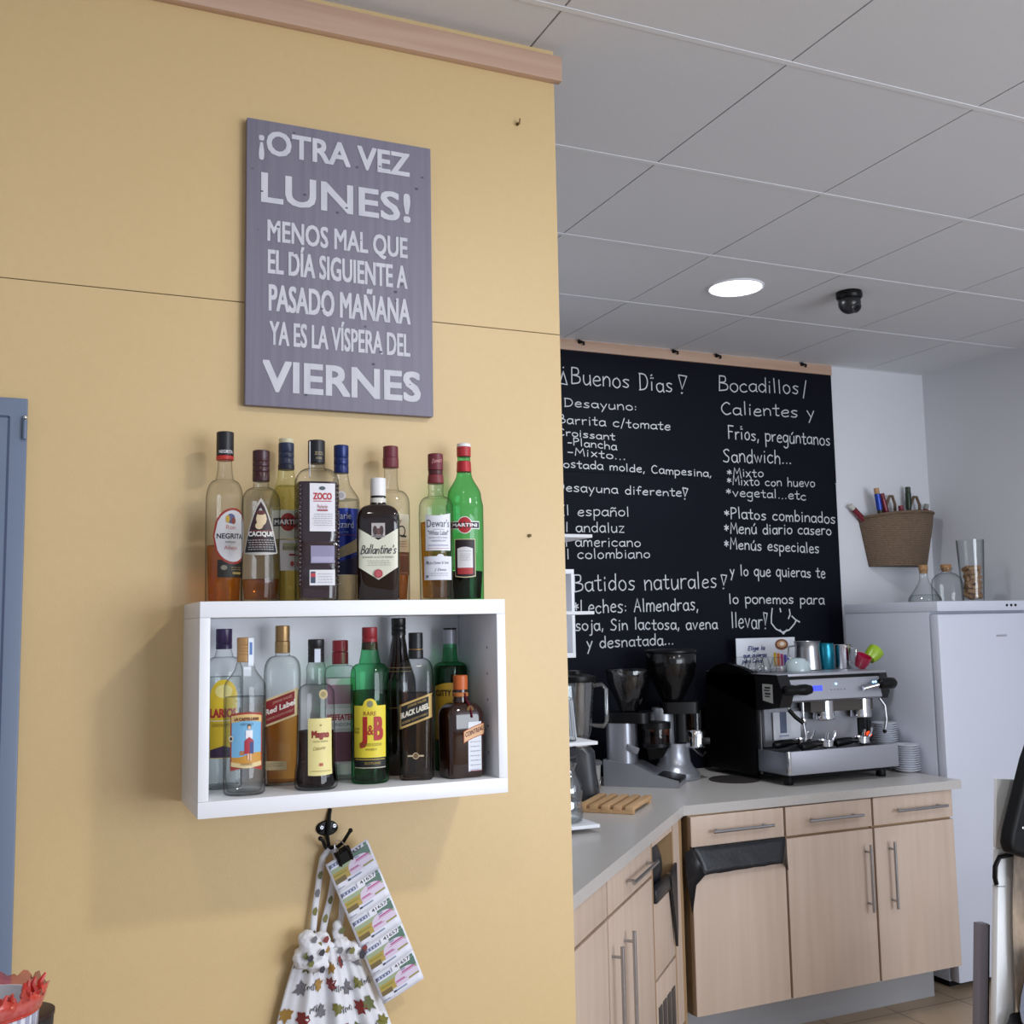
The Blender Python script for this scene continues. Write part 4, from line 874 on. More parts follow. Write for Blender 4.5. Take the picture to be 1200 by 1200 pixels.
# left grinder: silver body on a forward base, clear bean hopper, dosing chamber
gx, gy = 2.40, 4.04
t = thing('coffee_grinder', 'silver coffee grinder with clear bean hopper next to the blender', 'coffee grinder', (gx, gy, ZT), -.75)
def rr(hx, hy, r=.02, n=5):
    o = []
    for sx, sy, a0 in ((1, 1, 0), (-1, 1, 90), (-1, -1, 180), (1, -1, 270)):
        for i in range(n+1):
            a = math.radians(a0+90*i/n); o.append((sx*(hx-r)+r*math.cos(a), sy*(hy-r)+r*math.sin(a)))
    return o
mb = MB(); mb.prism([(-.16, 0), (.16, 0), (.16, .028), (.06, .052), (-.02, .09), (-.16, .11)], -.085, .085, SILV, 'y'); mb.build('base', t)
mb = MB(); mb.box((.105, 0, .036), (.12, .15, .016), BLK, .004, Matrix.Rotation(.16, 4, 'Y')); mb.build('drip_mat', t)
mb = MB(); mb.prism([(x-.095, y) for x, y in rr(.06, .075, .04)], .09, .262, SILV); mb.build('body', t)
mb = MB(); mb.prism([(x-.06, y) for x, y in rr(.10, .085, .045)], .262, .305, BLK); mb.build('top_cover', t)
mb = MB(); mb.lathe([(.035, .305), (.042, .32), (.06, .36), (.088, .42), (.094, .46), (.094, .475)], SMOKE, 32, Matrix.Translation((-.06, 0, 0))); h = mb.build('hopper', t)
mb = MB(); mb.lathe([(.1, .474), (.1, .482), (.09, .488), (1e-6, .490)], SMOKE, 32, Matrix.Translation((-.06, 0, 0))); mb.build('lid', h)
mb = MB(); mb.lathe([(.056, .155), (.06, .16), (.06, .175)], BLK, 28, Matrix.Translation((.055, 0, 0))); mb.lathe([(.058, .175), (.058, .235)], glass('brown_dosing_glass', 'a8806c', '5a4036'), 28, Matrix.Translation((.055, 0, 0))); mb.lathe([(.062, .235), (.062, .262), (.03, .266)], BLK, 28, Matrix.Translation((.055, 0, 0)))
mb.build('dosing_chamber', t)
mb = MB(); mb.lathe([(1e-6, .176), (.054, .177), (.052, .205), (1e-6, .206)], mat('ground_coffee', '2a1a12', .9), 20, Matrix.Translation((.055, 0, 0))); mb.build('ground_coffee', t)
mb = MB(); mb.prism([(.03, .105), (.09, .12), (.11, .155), (.02, .155)], -.04, .04, BLK, 'y'); mb.build('spout', t)
mb = MB(); mb.box((-.03, -.078, .155), (.05, .012, .028), SILV, .005, Matrix.Rotation(.35, 4, 'Y')); mb.build('switch_panel', t)
# right grinder: round silver foot and column, tall black hopper
gx, gy = 2.60, 4.12
t = thing('coffee_grinder', 'tall coffee grinder with big black hopper and round silver foot', 'coffee grinder', (gx, gy, ZT), -.45)
mb = MB(); mb.lathe([(.108, 0), (.112, .008), (.108, .03), (.085, .05), (.072, .075), (.068, .12), (.070, .155)], SILV, 40); mb.build('base', t)
mb = MB(); mb.lathe([(.05, .155), (.052, .16), (.05, .30), (.046, .31)], SILV, 32, Matrix.Translation((-.045, 0, 0))); mb.build('column', t)
mb = MB(); mb.prism([(x+.032, y) for x, y in rr(.03, .04, .02)], .16, .31, BLK); mb.prism([(x*1.0+.03, y) for x, y in rr(.085, .06, .03)], .285, .335, BLK); mb.build('motor_housing', t)
mb = MB(); mb.lathe([(.045, .335), (.05, .35), (.098, .44), (.112, .50), (.112, .545), (.106, .553)], mat('black_hopper', '0a0a0c', .15), 36); h = mb.build('hopper', t)
mb = MB(); mb.lathe([(.114, .551), (.114, .560), (.1, .566), (1e-6, .567)], BLK, 36); mb.build('lid', h)
mb = MB(); mb.lathe([(.045, .21), (.045, .30)], glass('brown_dosing_glass2', '8a6a58', '3a2a22'), 26, Matrix.Translation((.095, 0, 0))); mb.build('dosing_glass', t)
mb = MB(); mb.lathe([(.046, .135), (.05, .14), (.05, .205), (.046, .212)], CHROME, 26, Matrix.Translation((.095, 0, 0))); d = mb.build('dosing_chamber', t)
mb = MB(); mb.box((.13, -.03, .165), (.05, .03, .03), BLK, .006); mb.build('dosing_lever', d)
mb = MB(); mb.tube([(.09, -.02, .135), (.12, -.04, .10), (.135, -.03, .115)], .006, BLK, 8); mb.tube([(.08, .02, .135), (.125, .03, .095)], .006, STEEL, 8); mb.build('portafilter_fork', t)
mb = MB(); mb.lathe([(1e-6, 0), (.11, 0), (.112, .003), (.108, .005), (1e-6, .005)], mat('brown_rubber', '241c1a', .8), 36); o = mb.build('rubber_mat', loc=(2.80, 3.955, ZT)); tag(o, 'round dark rubber mat lying in front of the tall grinder', 'mat')
# blender
t = thing('blender', 'kitchen blender with clear handled jar behind the yellow wall edge', 'blender', (1.985, 3.86, ZT), -.5)
mb = MB(); mb.lathe([(.085, 0, 4), (.088, .01, 4), (.075, .1, 4), (.07, .18, 3), (.055, .2, 2)], DGREY, 32); mb.build('motor_base', t)
mb = MB(); mb.lathe([(.048, .2), (.05, .205), (.05, .235), (.046, .24)], CHROME, 28); mb.build('collar', t)
mb = MB(); mb.lathe([(.052, .24), (.058, .26), (.072, .40), (.078, .462)], SHINY, 32); j = mb.build('jar', t)
mb = MB(); mb.lathe([(.081, .455), (.083, .46), (.081, .478), (.05, .484), (.03, .486), (.028, .50), (1e-6, .501)], BLK, 32); mb.build('lid', j)
mb = MB(); mb.tube([(.07, 0, .44), (.105, 0, .445), (.122, 0, .425), (.122, 0, .30), (.108, 0, .28), (.062, 0, .285)], .009, SHINY, 10); mb.build('handle', j)
mb = MB(); mb.box((.088, -.03, .06), (.004, .03, .03), CHROME, .001); mb.build('switch', t)
# pale box-like tin and slanted dark slicer beside it
t = thing('juicer', 'dark grey juicer with slanted spout beside the blender', 'juicer', (1.80, 3.67, ZT), -.6)
mb = MB(); mb.span((-.03, -.03, 0), (.012, .03, .12), DGREY, .006); mb.build('column', t)
mb = MB(); mb.prism([(-.12, .09), (.0, .11), (.075, .165), (.08, .195), (-.02, .175), (-.12, .165)], -.05, .05, DGREY, 'y'); mb.build('head', t)
mb = MB(); mb.lathe([(.06, 0), (.06, .012), (.03, .02)], DGREY, 28, Matrix.Translation((-.06, 0, 0))); mb.build('base', t)
t = thing('food_box', 'pale grey plastic box standing on the counter beside the grinder', 'box', (2.09, 4.04, ZT), .5)
mb = MB(); mb.lathe([(.075, 0, 6, .7), (.08, .01, 6, .7), (.085, .10, 6, .7)], mat('pale_plastic', '9a9894', .5), 32); mb.build('container', t)
mb = MB(); mb.lathe([(.09, .10, 6, .72), (.09, .112, 6, .72), (.08, .118, 6, .7)], mat('box_lid', '55565a', .5), 32); mb.build('lid', t)
# wooden slatted trivet
t = thing('slatted_board', 'small pale wooden slatted board lying on the worktop corner', 'board', (2.005, 3.60, ZT), .78)
PINE = wood('pine_slat', 'c8a277', 'b58d62', 0, 8, .6)
for i in range(5):
    mb = MB(); mb.span((-.13, -.105+i*.045, .012), (.15, -.075+i*.045, .027), PINE, .002); mb.build('slat', t)
for x in (-.115, .125):
    mb = MB(); mb.span((x-.012, -.105, 0), (x+.012, .105, .012), PINE, .001); mb.build('rail', t)
# white plank rack that sticks out behind the yellow wall
RZ = [.925, 1.195, 1.628, 1.888]; RX0, RX1, RY0, RY1 = 1.36, 1.731, 3.213, 3.42
t = thing('plank_rack', 'white four plank rack half hidden behind the yellow wall edge', 'rack', (RX0, RY0, ZT))
for z in RZ:
    mb = MB(); mb.span((0, 0, z-ZT), (RX1-RX0, RY1-RY0, z-ZT+.011), WHITE, .001); mb.build('plank', t)
mb = MB(); mb.span((-.018, 0, 0), (0, RY1-RY0, 1.0), WHITE, .001); mb.build('side_panel', t)
RIB = mat('ribbed_plastic', 'd5d9e0', .2, coat=.5); RIB.node_tree.nodes['Principled BSDF'].inputs['Alpha'].default_value = .5
t = thing('tumbler', 'upturned clear ribbed tumbler on the second rack plank', 'tumbler', (1.632, 3.29, RZ[1]+.0115))
mb = MB(); L2 = [(.052, 0), (.051, .01), (.040, .12), (.038, .142), (.03, .146), (1e-6, .146)]; mb.lathe(L2, CLEARK, 24); o = mb.build('glass_wall', t)
mb = MB()
for i in range(24):
    a = 2*PI*i/24; c_, s_ = math.cos(a), math.sin(a); mb.tube([(.0515*c_, .0515*s_, .012), (.0405*c_, .0405*s_, .135)], .0026, RIB, 6)
mb.build('rib', t)
t = thing('carafe', 'wavy clear glass carafe on the lowest rack plank', 'carafe', (1.655, 3.30, RZ[0]+.0115))
mb = MB(); mb.lathe([(.042, 0), (.05, .006), (.055, .035), (.048, .065), (.052, .095), (.05, .12), (.034, .155), (.028, .17), (.032, .185), (.036, .195)], SHINY, 32); mb.build('glass_body', t)
mb = MB(); mb.lathe([(1e-6, .006), (.046, .008), (.05, .03), (.046, .04), (1e-6, .041)], WATER, 28); mb.build('water', t)
t = thing('plate', 'white plate with blue rim under the second rack plank', 'plate', (1.66, 3.515, 1.0835))
mb = MB(); mb.lathe([(1e-6, 0), (.05, 0), (.055, .003), (.085, .016), (.088, .019), (.08, .017), (.05, .006), (1e-6, .006)], WHITE, 36); mb.build('dish', t)
mb = MB(); mb.lathe([(.0865, .0165), (.089, .0185), (.0885, .0205), (.086, .0195)], mat('blue_rim', '4a5a94', .3), 36); mb.build('rim', t)
t = thing('steel_pot', 'small steel pot on the worktop under the plate', 'pot', (1.66, 3.52, ZT))
mb = MB(); mb.lathe([(.06, 0), (.064, .004), (.064, .165), (.067, .17), (.058, .172)], STEEL, 32); mb.build('body', t)
mb = MB(); mb.tube([(.06, 0, .13), (.095, 0, .13), (.095, 0, .06), (.06, 0, .06)], .006, BLK, 8); mb.build('handle', t)
# white open box on the chalkboard
t = thing('wall_box', 'white open wall box mounted on the chalkboard behind the yellow wall', 'shelf', (1.80, 4.14, 1.452))
w_, d_, h_ = .335, BY-4.14-.001, .38
for nm, a, b in (('top_panel', (0, 0, h_-.02), (w_, d_, h_)), ('bottom_panel', (0, 0, 0), (w_, d_, .02)), ('side_panel', (0, 0, .02), (.014, d_, h_-.02)), ('side_panel', (w_-.014, 0, .02), (w_, d_, h_-.02)), ('back_panel', (.014, d_-.01, .02), (w_-.014, d_, h_-.02))):
    mb = MB(); mb.span(a, b, WHITE, .0006); mb.build(nm, t)
# saucers
SAU = mat('white_porcelain', 'dfe2ea', .25, coat=.3)
mb = MB(); mb.lathe([(1e-6, .001), (.03, 0), (.034, .002), (.054, .011), (.057, .0135), (.056, .0145), (.051, .0125), (.03, .005), (1e-6, .004)], SAU, 36)
proto = mb.build('saucer')
k = 0
for sx, sy, n, grp, where in ((3.588, 3.755, 12, 'saucers stacked beside the coffee machine', 'right'), (3.578, 3.873, 21, 'saucers stacked behind the coffee machine', 'left')):
    for i in range(n):
        o = proto if k == 0 else proto.copy()
        if k: COL.objects.link(o)
        o.location = (sx+random.uniform(-.001, .001), sy+random.uniform(-.001, .001), ZT+i*.0098); o.rotation_euler = (0, 0, i)
        pos = 'topmost saucer' if i == n-1 else 'lowest saucer' if i == 0 else 'white saucer in the middle'
        tag(o, pos+(' of the low stack nearest the fridge' if where == 'right' else ' of the taller stack behind the fridge-side saucers'), 'saucer', grp)
        k += 1

# ------------------------------------------------------------------ espresso machine
EX0, EX1, EYF, EYB = 2.862, 3.452, 3.66, 4.25
t = thing('espresso_machine', 'steel and black two group espresso machine on the worktop', 'coffee machine', (EX0, EYF, ZT))
ew = EX1-EX0; ed = EYB-EYF
def P(y, z): return (y, z)
SIDE = [(.205, .022), (.59, .022), (.59, .40), (.56, .455), (.50, .485), (.42, .497), (.33, .485), (.24, .462), (.205, .44), (.205, .40)]
for x in (0, ew-.03):
    mb = MB(); mb.prism([(x_, y_) for x_, y_ in SIDE] if x == 0 else [(y, min(z, .45)) for y, z in SIDE], x, x+.03, BLK, 'x')
    sp = mb.build('side_panel', t)
    if x == 0:
        mb = MB(); mb.tube([(x+.015, .204, .03), (x+.015, .203, .43), (x+.015, .225, .462)], .012, mat('edge_trim_black', '17171a', .25), 10); mb.build('trim_edge', sp)
mb = MB(); mb.span((.03, .215, .03), (ew-.03, .58, .43), SATIN); mb.span((.04, .205, .03), (ew-.04, .216, .30), mat('back_splash', 'a2a4ac', .3, .5)); mb.build('body', t)
# head with control panel
mb = MB(); mb.prism([(.02, .375), (.055, .455), (.58, .455), (.58, .40), (.20, .30), (.045, .32)], .0, .058, mat('cheek_black', '141417', .3), 'x'); ck = mb.build('end_cheek', t)
mb = MB(); mb.prism([(.045, .365), (.06, .448), (.30, .448), (.30, .33), (.06, .335)], ew-.03, ew+.012, mat('cheek_black', '141417', .3), 'x'); mb.build('end_cheek', t)
# sticker on the cheek's outer side
mb = MB(); mb.add([(-.001, .085, .335), (-.001, .155, .345), (-.001, .155, .415), (-.001, .085, .415)], [(0, 1, 2, 3)], mat('sticker_grey', 'a9aba6', .5)); st = mb.build('sticker', ck, rec=False)
mb = MB()
for i, (w0, w1, h) in enumerate(((.10, .14, .008), (.105, .145, .006), (.10, .14, .008), (.105, .14, .006))):
    z = .404-i*.0125; mb.add([(-.0014, w0, z), (-.0014, w1, z), (-.0014, w1, z-h), (-.0014, w0, z-h)], [(0, 1, 2, 3)], ink('23252a'))
mb.build('sticker_print', st, rec=False)
mb = MB(); mb.prism([(.048, .345), (.062, .432), (.072, .432), (.28, .36), (.28, .335), (.06, .336)], .058, ew-.03, SATIN, 'x'); hp = mb.build('control_panel', t)
def panel(x, k, d=0): # point on the sloped front, k 0 bottom .. 1 top
    return Vector((x, .048+.014*k-.001-d, .345+.087*k))
mb = MB(); mb.add([panel(x, k) for x, k in ((.188, .42), (.238, .42), (.238, .68), (.188, .68))], [(0, 1, 2, 3)], mat('blue_display', '2430c0', .3, emit=('4a58ff', 1.1))); mb.build('display', hp, rec=False)
for x in (.315, .535, .522):
    mb = MB(); mb.ball(panel(x, .72), .0042, mat('blue_led', '9ad0ff', .3, emit=('7cc4ff', 6))); mb.build('indicator_light', hp)
for i in range(5):
    mb = MB(); mb.ball(panel(.285+i*.018, .45), .003, mat('button_grey', '8a8c94', .4)); mb.build('button', hp)
mb = MB(); mb.span((.03, .06, .432), (ew-.002, .30, .445), BLK); mb.build('upper_trim', t)
mb = MB(); mb.span((.0, .055, .446), (ew+.006, .57, .457), SATIN, .002); mb.build('cup_tray', t)
# steam valve knobs
for x0, z0, n_, lab in ((.055, .392, 2, 1), (ew-.03, .395, 1, 2)):
    mb = MB()
    if n_ == 2:
        mb.lathe([(.012, 0), (.021, .006), (.023, .03), (.019, .05), (.022, .062), (.024, .085), (.018, .105), (.008, .11)], BLK, 24, Matrix.Translation((x0-.055, .015, z0)) @ Matrix.Rotation(PI/2, 4, 'Y') @ Matrix.Diagonal((1, 1, 1.35, 1)))
    else:
        mb.lathe([(.012, 0), (.021, .008), (.026, .05), (.024, .08), (.012, .095)], BLK, 24, Matrix.Translation((x0-.055, .005, z0+.008)) @ Matrix.Rotation(PI/2, 4, 'Y'))
        mb.cyl((x0-.12, .03, z0-.012), (x0-.05, .01, z0+.004), .010, CHROME, 14)
    mb.build('steam_knob', t)
for x in (.325, .535):
    mb = MB(); mb.lathe([(.036, .245), (.047, .25), (.048, .262), (.046, .268), (.046, .335)], CHROME, 32, Matrix.Translation((x, .16, 0))); gh = mb.build('group_head', t)
mb = MB(); mb.span((.225, .12, .285), (.57, .20, .335), mat('group_shadow_block', '55504c', .4, .6)); mb.build('group_mount_shade', t)  # block behind the group heads, coloured dark to stand for the shade there
mb = MB(); mb.cyl((.165, .10, .335), (.165, .10, .268), .006, CHROME, 12); mb.lathe([(.009, .238), (.012, .242), (.013, .26), (.008, .27)], CHROME, 16, Matrix.Translation((.165, .10, 0))); mb.build('water_spout', t)
mb = MB(); mb.tube([(.085, .10, .335), (.083, .09, .30), (.10, .07, .275), (.128, .055, .25), (.133, .05, .20), (.128, .055, .15)], .006, STEEL, 10); mb.tube([(.083, .09, .305), (.10, .07, .275), (.128, .055, .25)], .009, BLK, 10); mb.build('steam_wand', t)
mb = MB(); mb.tube([(ew-.01, .09, .335), (ew+.012, .08, .30), (ew+.012, .075, .24), (ew+.004, .08, .19)], .006, STEEL, 10); mb.ball((ew+.003, .08, .188), .009, BLK); mb.build('steam_wand', t)
# drip tray
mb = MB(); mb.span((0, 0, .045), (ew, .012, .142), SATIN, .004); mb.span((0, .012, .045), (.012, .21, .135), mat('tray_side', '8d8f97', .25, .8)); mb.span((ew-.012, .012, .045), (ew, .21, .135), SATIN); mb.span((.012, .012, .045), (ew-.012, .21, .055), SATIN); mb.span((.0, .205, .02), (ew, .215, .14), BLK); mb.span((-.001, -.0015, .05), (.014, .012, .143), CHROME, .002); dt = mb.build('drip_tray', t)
mb = MB(); mb.span((.012, .012, .128), (ew-.012, .205, .132), mat('dark_tray', '3a3a3e', .4, .6))
for i in range(22): mb.span((.02+i*.0255, .014, .132), (.03+i*.0255, .203, .1365), STEEL)
mb.build('grid', dt)
mb = MB(); mb.span((.012, .014, .118), (.2, .2, .124), mat('dark_tray', '3a3a3e', .4, .6)); mb.build('tray_liner', dt)
for x, y in ((.04, .06), (ew-.05, .06), (.04, .52), (ew-.05, .52)):
    mb = MB(); mb.lathe([(.02, 0), (.022, .005), (.018, .046)], BLK, 16, Matrix.Translation((x, y, 0))); mb.build('foot', t)
mb = MB(); mb.span((.02, .03, .03), (ew-.02, .57, .046), BLKM); mb.build('under_pan', t)
mb = MB(); mb.box((.52, .10, .205), (.012, .012, .07), BLK, .002); mb.ball((.515, .092, .18), .012, mat('red_lamp', 'd03018', .3, emit=('ff4a20', 1.6))); mb.build('heater_lamp', t)
# white card propped in the machine
t2 = thing('white_card', 'white card standing inside the espresso machine behind the spout', 'card', (EX0+.15, EYF+.196, ZT+.136))
mb = MB(); mb.span((-.07, 0, 0), (.075, .003, .15), mat('card_white', 'dfe2ea', .6)); mb.build('sheet', t2)
mb = MB(); mb.span((-.035, -.0012, .06), (.0, 0, .15), ink('5c6680')); mb.span((-.04, -.001, .045), (.01, 0, .052), ink('9aa4c0')); mb.build('print', t2)
def portafilter(x, y, rz, label):
    t = thing('portafilter', label, 'portafilter', (x, y, ZT+.137), rz, 'portafilters lying on the drip tray')
    mb = MB(); mb.lathe([(.028, .006), (.034, .01), (.034, .03), (.037, .032), (.037, .037), (.030, .036), (.028, .02), (1e-6, .018)], CHROME, 26); mb.build('basket', t)
    mb = MB(); mb.tube([(-.03, 0, .02), (-.055, 0, .023), (-.07, 0, .024), (-.12, 0, .022), (-.16, 0, .02), (-.17, 0, .019)], [.009, .009, .015, .0175, .018, .012], BLK, 14); mb.build('handle', t)
    mb = MB(); mb.tube([(0, 0, .012), (.012, .012, .004), (.02, .016, .008)], .007, CHROME, 8); mb.tube([(.03, -.01, .03), (.045, -.015, .05), (.05, -.018, .072)], .006, CHROME, 8); mb.tube([(.03, .012, .03), (.04, .02, .045), (.05, .02, .06)], .006, CHROME, 8); mb.build('spout', t)
portafilter(EX0+.245, EYF+.06, .25, 'portafilter with black handle lying at the left front of the drip tray')
portafilter(EX0+.20, EYF+.15, .1, 'portafilter with black handle lying at the back left of the drip tray')
portafilter(EX0+.46, EYF+.08, .15, 'portafilter with black handle lying at the right of the drip tray')
# cups and jugs on the machine
ZM = ZT+.4575
def cup(name, label, cat, x, y, prof, m, handle=None, rz=0, group=None, z=ZM, tilt=None):
    t = thing(name, label, cat, (x, y, z), rz, group)
    if tilt: t.rotation_euler = tilt
    mb = MB(); mb.lathe(prof, m, 32); mb.build('body', t)
    if handle:
        mb = MB(); mb.tube(handle, .0045, m, 8); mb.build('handle', t)
    return t
def wall(pr, th=.002): return pr+[(r-th, z) for r, z in pr[::-1] if z > .004]+[(1e-6, .004)]
cup('milk_jug', 'large brushed steel milk jug on the espresso machine', 'jug', 3.220, 3.95, wall([(.058, 0), (.061, .004), (.054, .10), (.056, .122), (.060, .130)]), STEEL, [(-.055, 0, .11), (-.085, 0, .105), (-.088, 0, .06), (-.058, 0, .03)], rz=-.9)
cup('milk_jug', 'turquoise metal milk jug between two steel ones', 'jug', 3.328, 3.955, wall([(.036, 0), (.039, .004), (.040, .09), (.036, .112), (.038, .118)]), mat('teal_metal', '14788e', .25, .6), [(-.036, 0, .105), (-.062, 0, .1), (-.064, 0, .05), (-.038, 0, .025)], rz=-.9)
cup('steel_mug', 'polished steel mug with handle right of the turquoise jug', 'mug', 3.414, 3.94, wall([(.036, 0), (.039, .004), (.039, .105), (.041, .110)]), CHROME, [(.038, 0, .095), (.062, 0, .09), (.062, 0, .035), (.038, 0, .025)], rz=-.9)
cup('cup', 'small shiny red cup at the right end of the espresso machine', 'cup', 3.436, 3.858, wall([(.018, 0), (.024, .003), (.033, .03), (.035, .06)]), mat('red_glaze', 'a01c3c', .15, coat=.5), tilt=(.5, .15, 0), z=ZM+.008)
cup('cup', 'lime green cup tilted on top of the red cup', 'cup', 3.497, 3.862, wall([(.02, 0), (.026, .003), (.035, .03), (.037, .062)]), mat('lime_glaze', '8fae28', .3), tilt=(.1, .9, .2), z=ZM+.042)
cup('bowl', 'pale glass bowl upturned left of the large steel jug', 'bowl', 3.095, 3.87, [(.058, 0), (.059, .006), (.05, .038), (.035, .055), (.018, .06), (1e-6, .0605)], mat('frosted_glass', 'aebcc0', .12, coat=.5), group=None)
gp = [(.034, 0), (.036, .004), (.034, .03), (.027, .058), (.025, .064), (1e-6, .066)]
gk = 0
for x, y, lab in ((2.998, 3.875, 'in front, nearest the bowl'), (2.932, 3.90, 'second from the bowl in the front row'), (2.932, 3.975, 'third along, towards the black end panel'), (3.005, 3.955, 'in the second row behind the front pair'), (2.932, 4.06, 'at the back left corner'), (3.01, 4.05, 'at the back, in front of the card')):
    cup('glass', 'small clear glass upturned on the espresso machine, '+lab, 'glass', x, y, gp, CLEAR, group='small glasses on the espresso machine')
# printed card behind the cups
t = thing('menu_card', 'white printed card with a coffee cup picture behind the cups', 'card', (3.055, 4.262, 1.30))
mb = MB(); mb.span((0, 0, 0), (.346, .004, .212), mat('card_white', 'dfe2ea', .6)); mb.build('sheet', t)
def cf(u, v, d=0): return Vector((u, -.0008-d, v))
mb = MB()
for txt, u, v, w in (('Elige la', .115, .155, .10), ('que quieras', .105, .122, .14), ('para llevar', .09, .095, .12)):
    st_, w_ = strokes(txt, .05)
    for Q in st_: ribbon(mb, [(u-w/2+p[0]*w/w_+p[1]*.0008, v+p[1]*.0027) for p in Q], .0022, ink('2c3a78'), cf)
ellip(mb, ink('7a4a30'), lambda u, v: cf(u, v, .0004), .265, .178, .04, .026); ellip(mb, ink('c89a70'), lambda u, v: cf(u, v, .0006), .265, .18, .028, .016); ellip(mb, ink('eee2d2'), lambda u, v: cf(u, v, .0008), .268, .181, .014, .009)
for i, c in enumerate(('d8b030', 'd87030', 'b83070', '5a48b0', '3a68c8')):
    patch(mb, ink(c), lambda u, v: cf(u, v, .0004+.0001*i), .215+i*.02, .215+i*.02+.016, .075, .14-.004*i, 2, 2)
mb.build('print', t, rec=False)

# ------------------------------------------------------------------ basket of bottles on the back wall
t = thing('wall_basket', 'woven straw basket full of bottle necks hanging on the back wall', 'basket', (4.135, YB, 1.862))
def straw():
    m = bpy.data.materials.new('woven_straw'); m.use_nodes = True; nt = m.node_tree; b = nt.nodes['Principled BSDF']; L = nt.links.new
    tc = nt.nodes.new('ShaderNodeTexCoord'); w = nt.nodes.new('ShaderNodeTexWave'); w.bands_direction = 'Z'; w.inputs['Scale'].default_value = 34; w.inputs['Distortion'].default_value = 3; w.inputs['Detail Scale'].default_value = 12
    n = nt.nodes.new('ShaderNodeTexNoise'); n.inputs['Scale'].default_value = 140
    mx = nt.nodes.new('ShaderNodeMix'); mx.data_type = 'RGBA'; mx.inputs['A'].default_value = lin('5c4938'); mx.inputs['B'].default_value = lin('8c7560')
    ml = nt.nodes.new('ShaderNodeMath'); ml.operation = 'MULTIPLY_ADD'; ml.inputs[1].default_value = .5
    L(tc.outputs['Object'], w.inputs[0]); L(tc.outputs['Object'], n.inputs[0]); L(w.outputs[1], ml.inputs[0]); L(n.outputs[0], ml.inputs[2]); 
    mr = nt.nodes.new('ShaderNodeMapRange'); mr.inputs[1].default_value = .35; mr.inputs[2].default_value = 1.1; L(ml.outputs[0], mr.inputs[0])
    L(mr.outputs[0], mx.inputs['Factor']); L(mx.outputs['Result'], b.inputs['Base Color']); b.inputs['Roughness'].default_value = .9
    bp = nt.nodes.new('ShaderNodeBump'); bp.inputs['Strength'].default_value = .8; bp.inputs['Distance'].default_value = .006; L(ml.outputs[0], bp.inputs['Height']); L(bp.outputs[0], b.inputs['Normal'])
    return m
STRAW = straw()
mb = MB(); n = 40; V = []; F = []
rows = 8
for j in range(rows+1):
    v = j/rows; z = .25*v; a = .172+.055*v; d = .135+.03*v
    for i in range(n+1):
        th = PI*i/n; x = -a*math.cos(th); y = -d*abs(math.sin(th))**.75
        V.append((x, y-.002, z+(.022*(x/a*.5+.5)+.018*math.sin(th) if j == rows else 0)*1.0))
for j in range(rows):
    for i in range(n): F.append((j*(n+1)+i, j*(n+1)+i+1, (j+1)*(n+1)+i+1, (j+1)*(n+1)+i))
F.append(tuple(range(n+1)))
mb.add(V, F, STRAW)
o = mb.build('weave', t, ang=60); md = o.modifiers.new('s', 'SOLIDIFY'); md.thickness = .008; md.offset = -1
mb = MB(); mb.tube(V[-(n+1):], .007, STRAW, 8); mb.build('rim', t)
for xs, y in (((-.075, .0), -.03), ((.085, .165), -.035)):
    xm = (xs[0]+xs[1])/2
    mb = MB(); mb.tube([(xs[0], y, .27), (xs[0]+.012, y-.01, .33), (xm-.005, y-.012, .372), (xm+.012, y-.012, .372), (xs[1]-.008, y-.01, .33), (xs[1], y, .26)], .0075, STRAW, 8); mb.build('handle', t)
BOT = [(-.032, -.028, -.85, .327, 'c5c2bc', '7a2430', 'wine bottle with dark red neck leaning left in the straw basket'), (-.115, -.082, -.14, .355, 'b08860', '1c3fa0', 'wine bottle with blue neck foil in the straw basket'), (-.045, -.082, -.25, .335, '6e2430', '6e2430', 'wine bottle with maroon neck beside the left basket handle'), (.012, -.09, -.1, .265, '7a2a38', '8a2434', 'short bottle with red cap in the middle of the basket'), (.075, -.045, .02, .37, '2a3a2a', '20301f', 'dark green bottle seen through the right basket handle'), (.115, -.045, .29, .295, '8a8a88', '7a2030', 'bottle with grey cap and red neck at the right end of the basket')]
for x, y, tl, ln, c1, c2, lab in BOT:
    t2 = thing('wine_bottle', lab, 'bottle', (4.135+x, YB+y, 1.944 if tl < -.8 else 1.885), 0, 'bottles in the straw basket'); t2.rotation_euler = (0, tl, 0)
    gm = mat('dark_wine_glass', '1a1e14', .08, coat=.4)
    mb = MB(); mb.lathe([(.018, 0), (.023, .004), (.023, .17), (.021, .195), (.0145, .225), (.0135, ln-.03), (.0135, ln)], gm, 24); mb.build('glass_body', t2)
    mb = MB(); mb.lathe([(.0145, ln-.085), (.0152, ln-.08), (.0152, ln-.002), (.012, ln)], mat('foil_'+c2, c2, .3, .3), 20); mb.build('neck_foil', t2)
    mb = MB(); mb.lathe([(.0125, ln), (.0135, ln+.002), (.0135, ln+.028), (.011, ln+.03)], mat('stopper_'+c1, c1, .5), 20); mb.build('stopper', t2)

